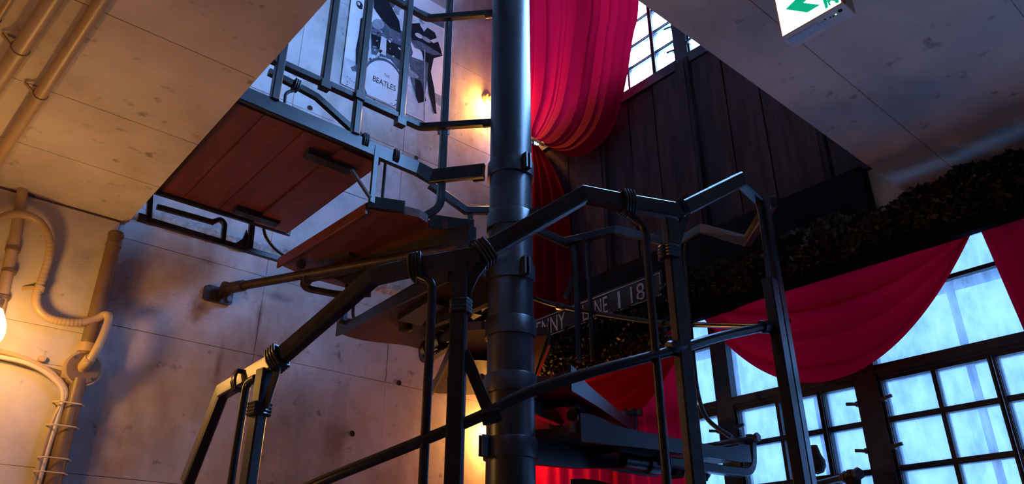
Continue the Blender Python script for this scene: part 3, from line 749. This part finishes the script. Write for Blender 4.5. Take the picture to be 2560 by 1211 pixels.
# round junction box
jb = empty('junction_box', oy(205, 925, YN), 'round cream junction box on the wall corner conduit', 'junction box')
jc = oy(205, 925, YN - 0.02)
MB().lathe([(0.0, 0.02), (0.068, 0.02), (0.068, -0.024), (0.0, -0.024)], jc, (0, 1, 0), 28).build('body', 'paint_cream', jb)
MB().lathe([(0.0, -0.024), (0.060, -0.024), (0.058, -0.030), (0.0, -0.030)], jc, (0, 1, 0), 28).build('lid', 'paint_brown', jb)
for (dx, dz) in ((-0.038, 0.036), (0.038, -0.036)):
    MB().lathe([(0.0, -0.029), (0.007, -0.029), (0.006, -0.034), (0.0, -0.035)], jc + Vector((dx, 0, dz)), (0, 1, 0), 8).build('screw', 'bolt_steel', jb)
MB().lathe([(0.0, 0.0), (0.017, 0.0), (0.017, -0.030), (0.0, -0.030)], jc + Vector((0.004, -0.004, -0.068)), (0, 0, 1), 10).build('gland', 'paint_cream', jb)
# flexible conduit loop
fx = empty('flexible_conduit', oy(205, 915, YN), 'ribbed cream flexible conduit looping across the lamp wall', 'conduit')
D = YN - 0.05
fpts = [oy(-30, 575, D), oy(0, 548, D), (oy(45, 535, D)), oy(95, 552, D), oy(122, 595, D), oy(122, 645, D), oy(105, 700, D), oy(92, 735, D), oy(92, 765, D), oy(112, 790, D), oy(150, 804, D), oy(200, 807, D), oy(240, 798, D), oy(262, 788, D - 0.01), oy(272, 795, D - 0.025), oy(262, 830, D - 0.04), oy(238, 880, D - 0.04), oy(215, 912, D - 0.02), oy(206, 922, D + 0.02)]
fp = smooth_path(fpts, 10)
MB().tube(fp, 0.0155, 12).build('hose', 'paint_cream', fx)
mm = MB()
for i in range(2, 112, 1):
    if i % 2 == 0:
        p = fp[i]; d = fp[i + 1] - fp[i - 1]
        mm.lathe([(0.0150, -0.0018), (0.0168, -0.0018), (0.0168, 0.0018), (0.0150, 0.0018)], p, d, 10)
rb = mm.build('hose_ribs', 'paint_cream', fx); rb['kind'] = 'stuff'
mm = MB().bar([oy(55, 722, YN - 0.004), oy(78, 720, YN - 0.02), oy(104, 724, D)], 0.004, 0.016); mm.lathe([(0.0160, -0.008), (0.0190, -0.008), (0.0190, 0.008), (0.0160, 0.008)], oy(98, 722, D), (0.2, 0, 1), 14)
mm.build('hose_clip', 'paint_cream', fx)
MB().tube([oy(203, 925, D + 0.015), oy(226, 895, D - 0.035)], 0.021, 12).build('hose_socket', 'paint_cream', fx)
# straight conduit dropping to the lamp
lc = empty('lamp_conduit', oy(0, 800, YN), 'straight cream conduit dropping down to the left lamp', 'conduit')
MB().tube([oy(58, 470, YN - 0.02), oy(35, 610, YN - 0.02), oy(-8, 800, YN - 0.02)], 0.020, 12).build('tube', 'paint_cream', lc)
for (px, py) in ((32, 625), (23, 680), (5, 745)):
    MB().lathe([(0.0, -0.006), (0.026, -0.006), (0.026, 0.006), (0.0, 0.006)], oy(px, py, YN - 0.02), (0.0, 0, 1), 14).build('clip', 'paint_brown', lc)
# wall lamps
def wall_lamp(c, wall_y, label, watts, k=1.0):
    t = empty('wall_lamp', (c.x, wall_y, c.z - 0.1), label, 'lamp', 'bare bulb wall lamps')
    MB().lathe([(0.0, 0.0), (0.045, 0.0), (0.045, -0.012), (0.030, -0.030), (0.0, -0.030)], (c.x, wall_y, c.z + 0.085), (0, 1, 0), 20).build('back_plate', 'paint_cream', t)
    MB().tube(fillet([(c.x, wall_y - 0.02, c.z + 0.085), (c.x, c.y, c.z + 0.085), (c.x, c.y, c.z + 0.05)], 0.03), 0.012, 10).build('arm', 'paint_cream', t)
    MB().lathe([(0.020, 0.035), (0.022, 0.075), (0.014, 0.08), (0.0, 0.08)], c, seg=16).build('socket', 'paint_brown', t)
    prof = [(0.0, -0.055), (0.014, -0.052), (0.026, -0.042), (0.033, -0.026), (0.035, -0.010), (0.032, 0.008), (0.024, 0.026), (0.017, 0.040), (0.0, 0.042)]
    prof = [(r * k, 0.042 + (h - 0.042) * k) for (r, h) in prof]
    bo = MB().lathe(prof, c, seg=20).build('bulb', 'bulb_glow', t)
    bo.visible_shadow = False
    l = bpy.data.lights.new('bulb_light', 'POINT'); l.energy = watts; l.color = (1.0, 0.41, 0.075); l.shadow_soft_size = 0.035
    lo = bpy.data.objects.new('bulb_light', l); C.objects.link(lo); lo.location = c + Vector((0, 0, ZC - 0.01)); lo.parent = None
    lo.parent = t; lo.location = lo.location - Vector(t.location)
wall_lamp(oy(-22, 800, YN - 0.30), YN, 'glowing bare bulb lamp at the left edge of the wall', LAMP_W * 0.20, 1.45)
wall_lamp(oy(1236, 262, YL - 0.08), YL, 'warm bulb lamp by the poster hidden behind the pole', LAMP_W * 0.5)
wall_lamp(oy(1250, 1085, YL - 0.09), YL, 'warm bulb lamp low on the wall behind the pole', LAMP_W * 0.4)
# unseen pendants added behind the viewer as faint warm fill
def pendant(x, y, label, watts):
    t = empty('fill_pendant', (x, y, 0.75), label, 'lamp', 'added fill pendants')
    MB().tube([(x, y, ZS0), (x, y, 0.95)], 0.004, 6).build('cord', 'steel_black', t)
    MB().lathe([(0.02, 0.95), (0.03, 0.93), (0.10, 0.86), (0.15, 0.80), (0.147, 0.80), (0.098, 0.857), (0.028, 0.925), (0.018, 0.945)], (x, y, 0), seg=24).build('shade', 'paint_brown', t)
    bo = MB().lathe([(0.0, 0.79), (0.022, 0.80), (0.03, 0.825), (0.022, 0.86), (0.0, 0.88)], (x, y, 0), seg=14).build('bulb', 'bulb_glow', t)
    bo.visible_shadow = False
    l = bpy.data.lights.new('fill_pendant_light', 'POINT'); l.energy = watts; l.color = (1.0, 0.62, 0.28); l.shadow_soft_size = 0.03
    lo = bpy.data.objects.new('fill_pendant_light', l); C.objects.link(lo); lo.parent = t; lo.location = (0, 0, 0.07)
pendant(-1.6, 0.6, 'added brown shaded fill pendant left behind the viewer', PEND_W)
pendant(0.6, -1.7, 'added brown shaded fill pendant right behind the viewer', PEND_W)

# unseen uplighter added below the view for the left soffit's golden light
def added_uplighter(x, y, zb, label, watts):
    t = empty('added_uplighter', (x, y, FL), label, 'lamp')
    MB().lathe([(0.0, FL), (0.13, FL), (0.13, FL + 0.015), (0.02, FL + 0.03), (0.0, FL + 0.03)], (x, y, 0), seg=24).build('base', 'steel_black', t)
    MB().tube([(x, y, FL + 0.02), (x, y, zb - 0.05)], 0.010, 10).build('stem', 'steel_black', t)
    MB().lathe([(0.02, zb - 0.06), (0.11, zb - 0.05), (0.13, zb + 0.0), (0.127, zb + 0.0), (0.105, zb - 0.045), (0.0, zb - 0.05)], (x, y, 0), seg=24).build('shade', 'paint_brown', t)
    bo = MB().lathe([(0.0, zb - 0.045), (0.018, zb - 0.03), (0.03, zb), (0.022, zb + 0.03), (0.0, zb + 0.038)], (x, y, 0), seg=14).build('bulb', 'bulb_glow', t)
    bo.visible_shadow = False
    l = bpy.data.lights.new('added_uplight', 'POINT'); l.energy = watts; l.color = (1.0, 0.43, 0.09); l.shadow_soft_size = 0.04
    lo = bpy.data.objects.new('added_uplight', l); C.objects.link(lo); lo.parent = t; lo.location = (0, 0, zb - FL)
added_uplighter(-0.55, 2.05, -0.10, 'added unseen uplighter lighting the left soffit', FLOOR_W)

# ================================================================== POSTER
YP = YL - 0.004
po = empty('poster', (1.915, YP, 2.72), 'black and white band photo poster on concrete wall behind railing', 'poster')
MB().box((1.56, YP - 0.003, 2.722), (2.272, YP, 3.70)).build('sheet', 'paper_white', po)
def Z7(X, Y): return (830 + X / 3.561, Y / 3.561)
def shape(poly, mat, lay, name='printed_shape'):
    yy = YP - 0.003 - 0.0006 * lay
    q = []
    for p in poly:
        v = oy(*Z7(*p), yy); q.append((min(2.268, max(1.564, v.x)), min(3.695, max(2.726, v.z))))
    MB().prism(q, (0, yy, 0), (1, 0, 0), (0, 0, 1), 0.0004).build(name, mat, po)
def ell(cx, cy, rx, ry, rot=0, n=22):
    out = []
    for k in range(n):
        a = 2 * math.pi * k / n; x = rx * math.cos(a); y = ry * math.sin(a); c, s = math.cos(R(rot)), math.sin(R(rot))
        out.append((cx + x * c - y * s, cy + x * s + y * c))
    return out
shape([(95, 500), (230, 560), (610, 730), (990, 860), (968, 1140), (75, 758)], 'ink_pale', 0)
shape([(700, 50), (1003, 175), (1000, 255), (880, 200), (700, 110)], 'ink_grey', 1)
shape([(700, 120), (990, 260), (985, 470), (700, 330)], 'ink_pale', 1)
shape([(340, 200), (440, 175), (560, 240), (680, 310), (720, 470), (690, 560), (610, 640), (520, 530), (350, 480)], 'ink_grey', 1)
shape([(370, -60), (480, -70), (545, 90), (600, 190), (615, 300), (520, 250), (440, 170), (372, 70)], 'ink_dark', 2)
shape([(255, 165), (330, 130), (330, 440), (240, 610), (210, 600), (212, 440), (240, 300)], 'ink_dark', 2)
shape(ell(247, 45, 24, 42, -30), 'ink_dark', 2)
shape(ell(238, 32, 12, 18, -30), 'ink_pale', 3)
shape([(270, 60), (330, 20), (330, 150), (285, 150)], 'ink_pale', 3)
shape([(165, 600), (240, 570), (230, 640), (180, 632)], 'ink_grey', 3)
shape([(350, 300), (620, 410), (640, 560), (580, 520), (360, 410)], 'ink_dark', 3)
shape(ell(410, 215, 55, 45, 20), 'ink_mid', 4)
shape([(440, 320), (485, 345), (480, 500), (420, 470)], 'ink_pale', 5)
shape([(430, 440), (450, 455), (385, 540), (370, 530)], 'ink_pale', 5)
shape(ell(560, 30, 46, 40, -10), 'ink_grey', 3)
shape(ell(585, 85, 34, 50, -10), 'ink_mid', 4)
shape(ell(640, 85, 36, 34, -10), 'ink_dark', 3)
shape(ell(630, 125, 32, 44, -10), 'ink_pale', 5)
shape([(600, 165), (640, 160), (660, 330), (630, 280)], 'ink_pale', 4)
shape([(700, 210), (780, 205), (820, 280), (850, 245), (915, 290), (948, 380), (985, 497), (905, 520), (880, 640), (912, 800), (930, 1010), (905, 995), (860, 830), (840, 640), (800, 460), (720, 380), (690, 290)], 'ink_dark', 2)
shape(ell(806, 140, 35, 30, -8), 'ink_grey', 3)
shape(ell(810, 175, 30, 42, -8), 'ink_mid', 4)
shape(ell(820, 178, 16, 26, -8), 'ink_pale', 5)
shape([(783, 222), (840, 240), (822, 284)], 'ink_pale', 4)
shape(ell(775, 318, 40, 18, 30), 'ink_pale', 4)
shape(ell(840, 352, 48, 17, 34), 'ink_mid', 4)
shape([(870, 360), (990, 320), (990, 352), (905, 385)], 'ink_pale', 4)
shape([(700, 350), (790, 370), (985, 490), (900, 490), (740, 425)], 'ink_grey', 5)
shape([(690, 500), (860, 560), (850, 700), (820, 900), (760, 900), (700, 700)], 'ink_grey', 3)
shape([(740, 700), (790, 720), (840, 900), (770, 920), (745, 860)], 'ink_dark', 4)
shape(ell(690, 650, 90, 26, 28), 'ink_mid', 5)
shape([(820, 440), (830, 444), (826, 1080), (816, 1076)], 'ink_mid', 6)
shape([(880, 900), (910, 940), (935, 1015), (910, 1010)], 'ink_dark', 5)
shape([(900, 820), (985, 860), (980, 960), (905, 900)], 'ink_mid', 1)
shape(ell(450, 740, 178, 232, -20, 36), 'ink_grey', 6, 'drum_rim')
shape(ell(452, 748, 164, 216, -20, 36), 'paper_white', 7, 'drum_skin')
for k in range(26):
    a = R(35 + k * 9); cx = 440 + 185 * math.cos(a) * 0.95; cy = 735 + 235 * math.sin(a)
    if 75 < cx < 900: shape(ell(cx + random.uniform(-14, 14), cy + random.uniform(-8, 8), random.uniform(5, 14), random.uniform(4, 9), random.uniform(0, 90), 7), 'ink_grey' if k % 2 else 'ink_mid', 8)
for k in range(10):
    cx, cy = random.uniform(95, 230), random.uniform(680, 790)
    shape(ell(cx, cy, random.uniform(4, 12), random.uniform(3, 7), random.uniform(0, 90), 7), 'ink_mid', 2)
for k in range(30):
    cx = random.uniform(350, 700); cy = random.uniform(240, 520) + (cx - 350) * 0.25
    shape(ell(cx, cy, random.uniform(5, 22), random.uniform(3, 8), random.uniform(10, 50), 7), random.choice(['ink_mid', 'ink_pale', 'ink_dark']), 4)
yt = YP - 0.0085
a, b = oy(932, 198, yt), oy(989, 223, yt)
text_mesh('BEATLES', 'ink_dark', 'lettering', po, (a.x, yt, a.z - 0.012), (1, 0, 0), (0, 0, 1), b.x - a.x, 0.040, 0.0005)
a, b = oy(960, 186, yt), oy(974, 193, yt)
text_mesh('THE', 'ink_grey', 'lettering', po, (a.x, yt, a.z - 0.012), (1, 0, 0), (0, 0, 1), b.x - a.x, 0.022, 0.0005)

# ================================================================== STREET SIGN
sg = empty('street_sign', (2.80, 2.62, 1.385), 'long black street name sign with white letters above the leaves', 'sign')
xs_ = 2.80
MB().box((xs_, 2.11, 1.375), (xs_ + 0.018, 3.16, 1.520)).build('board', 'sign_black', sg)
bd = MB(); f0 = xs_ - 0.002
bd.box((f0, 2.122, 1.505), (xs_ - 0.0002, 3.15, 1.509)); bd.box((f0, 2.122, 1.388), (xs_ - 0.0002, 3.15, 1.392)); bd.box((f0, 2.122, 1.392), (xs_ - 0.0002, 2.1255, 1.505)); bd.box((f0, 3.1465, 1.392), (xs_ - 0.0002, 3.15, 1.505))
bd.build('border', 'letter_white', sg)
def sign_word(txt, px0, px1):
    ya, yb = ox(px0, 780, xs_).y, ox(px1, 760, xs_).y
    text_mesh(txt, 'letter_white', 'lettering', sg, (xs_, ya, 1.400), (0, -1, 0), (0, 0, 1), ya - yb, 0.092, 0.002)
sign_word('PENNY', 1328, 1412); sign_word('LANE', 1457, 1519); sign_word('I', 1547, 1552); sign_word('18', 1580, 1614)
# sign hangers to the beam
MB().box((xs_ + 0.018, 2.16, 1.48), (2.886, 2.18, 1.50)).build('hanger', 'sign_black', sg)
MB().box((xs_ + 0.018, 3.05, 1.48), (2.886, 3.07, 1.50)).build('hanger', 'sign_black', sg)

# ================================================================== CURTAINS
def grid(nu, nv, fn, name, mat, parent=None):
    mb = MB(); mb.smooth = True
    vs = [fn(i / nu, j / nv) for j in range(nv + 1) for i in range(nu + 1)]
    fs = [(j * (nu + 1) + i, j * (nu + 1) + i + 1, (j + 1) * (nu + 1) + i + 1, (j + 1) * (nu + 1) + i) for j in range(nv) for i in range(nu)]
    mb.add(vs, fs)
    return mb.build(name, mat, parent)
def lerp(a, b, t): return a + (b - a) * t
def poly_at(pts, s):
    t = s * (len(pts) - 1); i = min(len(pts) - 2, int(t)); f = t - i
    p0, p1, p2, p3 = pts[max(0, i - 1)], pts[i], pts[i + 1], pts[min(len(pts) - 1, i + 2)]
    q = []
    for k in range(2):
        q.append(0.5 * ((2 * p1[k]) + (p2[k] - p0[k]) * f + (2 * p0[k] - 5 * p1[k] + 4 * p2[k] - p3[k]) * f * f + (3 * p1[k] - p0[k] - 3 * p2[k] + p3[k]) * f ** 3))
    return q
tc = empty('tall_curtain', (2.86, 3.0, 1.2), 'tall red curtain tied back in the corner beside the pole', 'curtain')
XC = 2.845
def YZ(px, py): v = ox(px, py, XC); return (v.y, v.z)
RE = [(2.10, 4.10), YZ(1598, 0), YZ(1588, 100), YZ(1568, 240), YZ(1535, 340), YZ(1475, 392), YZ(1420, 392), YZ(1380, 372), YZ(1350, 352)]
LE = [(3.24, 4.10), (3.24, 3.9), (3.235, 3.7), (3.23, 3.5), (3.22, 3.35), (3.20, 3.2), (3.18, 3.05), (3.14, 2.93), (3.10, 2.82)]
CR = [0.035, 0.10, 0.17, 0.205, 0.30, 0.40, 0.455, 0.56, 0.68, 0.735, 0.83, 0.90, 0.955]
def crease(u): return sum((1 if i % 3 else -0.8) * math.exp(-((u - c) / (0.006 + 0.003 * (i % 2))) ** 2) for i, c in enumerate(CR))
def pleat(u, n, seed=0.0):
    a = u * n * 2 * math.pi + seed
    return 0.6 * math.sin(a + 0.7 * math.sin(a * 0.37)) + 0.4 * abs(math.sin(a * 0.5 + 1.0)) - 0.2 + 0.25 * math.sin(a * 0.23 + 2)
def tall_up(u, v):
    r = poly_at(RE, v); l = poly_at(LE, v)
    y = lerp(l[0], r[0], u); z = lerp(l[1], r[1], u)
    z -= 0.10 * math.sin(math.pi * u) * math.sin(math.pi * min(1, v)) * v * 0.5
    amp = 0.050 * (1 - 0.75 * v ** 3)
    x = XC + amp * 0.55 * math.sin(u * 19 + 0.5) * (0.6 + 0.4 * math.sin(u * 7)) - 0.016 * (1 - 0.5 * v) * crease(u + 0.012 * math.sin(v * 5 + u * 9)) - 0.05 * math.sin(math.pi * v) * u
    return (x, y, z)
grid(300, 60, tall_up, 'upper_drape', 'red_velvet', tc)
def tall_low(u, v):
    wdt = lerp(0.08, 0.34, 1 - (1 - min(1, v * 2.2)) ** 2)
    y = lerp(3.12 + 0.10 * min(1, v * 3), 3.06 - (wdt - 0.06), u)
    z = lerp(2.79 - 0.06 * u, 1.12, v)
    x = XC + 0.01 + lerp(0.012, 0.040, min(1, v * 3)) * pleat(u, 4.5, 1.0)
    return (x, y, z)
grid(80, 40, tall_low, 'lower_drape', 'red_velvet', tc)
# rope tieback
rt = empty('rope_tieback', (2.80, 3.06, 2.76), 'twisted straw coloured rope tying back the tall red curtain', 'rope')
rp = [ox(1308, 336, 2.77), ox(1322, 343, 2.735), ox(1340, 351, 2.735), ox(1357, 362, 2.765), ox(1352, 352, 2.90), ox(1316, 342, 2.90)]
c = smooth_path([rp[4], rp[5], rp[0], rp[1], rp[2], rp[3], rp[4]], 10)
for ph in (0, 2 * math.pi / 3, 4 * math.pi / 3):
    q = []
    for i, p in enumerate(c):
        d = (c[min(i + 1, len(c) - 1)] - c[max(i - 1, 0)]).normalized(); u = d.cross(Vector((0, 0, 1))).normalized(); v = u.cross(d)
        a = i * 0.75 + ph; q.append(p + u * 0.0055 * math.cos(a) + v * 0.0055 * math.sin(a))
    MB().tube(q, 0.0058, 7).build('strand', 'rope', rt)
# swags under the leaf garland
def swag(y0, y1, zt0, zt1, depth, label, low=0.5, xo=0.0, seed=0):
    def fn(u, v):
        y = lerp(y1, y0, u); zt = lerp(zt1, zt0, u)
        s = 1 - abs(2 * (u + (0.5 - low) * 2 * u * (1 - u)) - 1) ** 2.1
        yy = y + (0.02 * math.sin(v * 9)) * (1 - s)
        z = zt - depth * s * v - 0.03 * v
        ph = v * 2 * math.pi * 4.2 + 0.5 * math.sin(u * 4 + seed)
        k = min(1.0, v * 5) * s
        x = 2.835 - 0.070 * s * math.sin(math.pi * min(1, v * 0.75)) - 0.030 * math.sin(ph) * k + xo
        z += 0.030 * k * math.cos(ph) * (0.75 + 0.35 * math.sin(v * 9 + seed))
        return (x, yy, z)
    o = grid(90, 60, fn, 'swag_curtain', 'red_velvet_lit')
    return tag(o, label, 'curtain')
swag(0.742, 1.96, 1.27, 1.33, 0.475, 'red swag curtain with curved folds across the middle of the lower window', low=0.5)
swag(1.965, 3.18, 1.24, 1.24, 0.46, 'dark red swag curtain behind the pole under the street sign', seed=2)
def drape(y0, y1, z0, z1, n, label, x=2.880, amp=0.020):
    def fn(u, v):
        return (x + amp * pleat(u, n, 0.5) * (0.6 + 0.4 * v), lerp(y1, y0, u) + 0.012 * math.sin(u * 40) * v, lerp(z1, z0, v))
    return tag(grid(170, 12, fn, 'pleated_drape', 'red_velvet_lit'), label, 'curtain')
def side_tail(u, v):
    y = lerp(lerp(0.738, 0.640, v), lerp(0.36, 0.30, v), u); z = lerp(1.27, 0.20 - 0.10 * u, v)
    return (2.835 + 0.022 * pleat(u, 4.2, 0.3) * (0.35 + 0.65 * v), y, z)
tag(grid(90, 24, side_tail, 'curtain_tail', 'red_velvet_lit'), 'red curtain tail hanging at the right edge of the lower window', 'curtain')
drape(2.10, 3.20, FL + 0.02, 1.26, 11, 'red pleated drape hanging behind the lower treads')

# ================================================================== LEAF GARLAND
def garland():
    me_v, me_f = [], []
    def leafq(c, sz):
        d = Vector((random.gauss(-0.6, 0.7), random.gauss(0, 1), random.gauss(-0.1, 0.8))).normalized()
        u = d.cross(Vector((random.random(), random.random(), random.random()))).normalized()
        a = sz; b = sz * random.uniform(0.35, 0.6); n = d.cross(u) * sz * 0.25
        k = len(me_v)
        me_v.extend([c - d * a * 0.5, c + u * b * 0.5 + n * 0.4, c + d * a * 0.5 + n, c - u * b * 0.5 + n * 0.4])
        me_f.extend([(k, k + 1, k + 2), (k, k + 2, k + 3)])
    N = 15000
    for i in range(N):
        y = random.uniform(-0.55, 3.17)
        if y > 2.05: z0, z1 = 1.12, 1.325 + 0.012 * math.sin(y * 9)
        else: z0, z1 = 1.25 + 0.02 * math.sin(y * 7 + 1), 1.432 + 0.022 * math.sin(y * 11) + 0.012 * math.sin(y * 37)
        z = random.uniform(z0, z1); m = (z - z0) / (z1 - z0)
        prof = math.sqrt(max(0.0, 1 - (2 * m - 1) ** 2))
        depth = 0.015 + 0.10 * prof * (0.75 + 0.25 * math.sin(y * 23 + z * 31))
        if 1.16 < z: x = 2.80 - depth * random.uniform(0.55, 1.0)
        else: x = 2.80 - depth * random.uniform(0.4, 1.0)
        leafq(Vector((x, y, z)), random.uniform(0.018, 0.040))
    # a few dry leaves over the foot of the sign
    for i in range(160):
        px = random.gauss(1560, 60); t = random.random()
        y = ox(px, 800, 2.74).y; leafq(Vector((2.745 + random.uniform(-0.03, 0.02), y, 1.335 + random.uniform(-0.05, 0.035))), random.uniform(0.02, 0.045))
    mb = MB(); mb.v = [tuple(v) for v in me_v]; mb.f = me_f
    me = bpy.data.meshes.new('leaf_garland'); base = Vector((2.76, 1.3, 1.13))
    me.from_pydata([Vector(v) - base for v in mb.v], [], mb.f); me.materials.append(MATS['leaf_dry'])
    o = bpy.data.objects.new('leaf_garland', me); C.objects.link(o); o.location = base + Vector((0, 0, ZC))
    tag(o, 'thick dark garland of dry leaves along the top of the lower window', 'garland', kind='stuff')
garland()
tag(MB().box((2.765, -0.56, 1.20), (2.80, 3.18, 1.37)).build('pelmet_board', 'beam_black'), 'black pelmet board behind the leaf garland', 'pelmet')

# ================================================================== EXIT SIGN
ex = empty('exit_sign', (1.52, 0.605, 1.3), 'lit green and white exit sign on the grey soffit', 'sign')
xe, ye0, ye1, ze0, ze1 = 1.494, 0.524, 0.688, 1.300, 1.468
MB().box((xe + 0.004, ye0, ze0), (xe + 0.056, ye1, ze1)).build('housing', 'plastic_white', ex)
MB().box((xe + 0.003, ye0 - 0.0035, ze0), (xe + 0.052, ye0 - 0.0002, ze1)).build('end_cap', 'plastic_orange', ex)
MB().box((xe, ye0 + 0.004, ze0 + 0.005), (xe + 0.0038, ye1 - 0.004, ze1 - 0.004)).build('lit_panel', 'exit_face', ex)
MB().box((xe + 0.015, ye0 + 0.04, ze1), (xe + 0.045, ye1 - 0.04, ZS0)).build('mount', 'plastic_white', ex)
fr = MB(); fr.box((xe - 0.001, ye0, ze0), (xe + 0.0035, ye0 + 0.004, ze1)); fr.box((xe - 0.001, ye1 - 0.004, ze0), (xe + 0.0035, ye1, ze1)); fr.box((xe - 0.001, ye0 + 0.004, ze0), (xe + 0.0035, ye1 - 0.004, ze0 + 0.005)); fr.box((xe - 0.001, ye0 + 0.004, ze1 - 0.004), (xe + 0.0035, ye1 - 0.004, ze1)); fr.build('bezel', 'plastic_white', ex)
def exs(poly, name, mat='exit_green', lay=0.0):
    q = [];
    for p in poly: v = ox(*p, xe - 0.001 - lay); q.append((-v.y, v.z))
    MB().prism(q, (xe - 0.0004 - lay, 0, 0), (0, -1, 0), (0, 0, 1), 0.0006).build(name, mat, ex)
exs([(1964, 23), (2018, 31), (2050, 12), (2008, 7), (2030, -14), (2004, -16)], 'arrow')
exs([(2057, 0), (2064, 22), (2070, 18), (2064, -14), (2060, -16)], 'door_mark')
exs(ell(2092, 3, 5.5, 4.5, 0, 10), 'running_figure')
exs([(2064, 4), (2072, -3), (2080, -8), (2086, -4), (2078, 0), (2074, 6), (2078, 14), (2072, 13), (2069, 5)], 'running_figure')
exs([(2078, -3), (2090, 0), (2090, 3), (2078, 1)], 'running_figure')
MB().box((xe + 0.012, ye1 - 0.090, ze0 - 0.0008), (xe + 0.040, ye1 - 0.008, ze0 - 0.0001)).build('sticker', 'sticker_blue', ex)
MB().box((xe + 0.020, ye1 - 0.110, ze0 - 0.0008), (xe + 0.042, ye1 - 0.095, ze0 - 0.0001)).build('sticker', 'sticker_blue', ex)
for (yy, r, xx) in ((ye1 - 0.108, 0.0022, 0.016), (ye1 - 0.120, 0.0020, 0.020), (ye1 - 0.127, 0.0024, 0.021), (ye1 - 0.147, 0.0055, 0.016)):
    MB().lathe([(0.0, -0.0012), (r, -0.001), (r, 0.0), (0.0, 0.0)], (xe + xx, yy, ze0 - 0.0001), seg=10).build('button', 'hole_dark', ex)
MB().lathe([(0.0, -0.0014), (0.0018, -0.001), (0.0018, 0.0), (0.0, 0.0)], (xe + 0.020, ye1 - 0.134, ze0 - 0.0001), seg=8).build('indicator', 'led_green', ex)
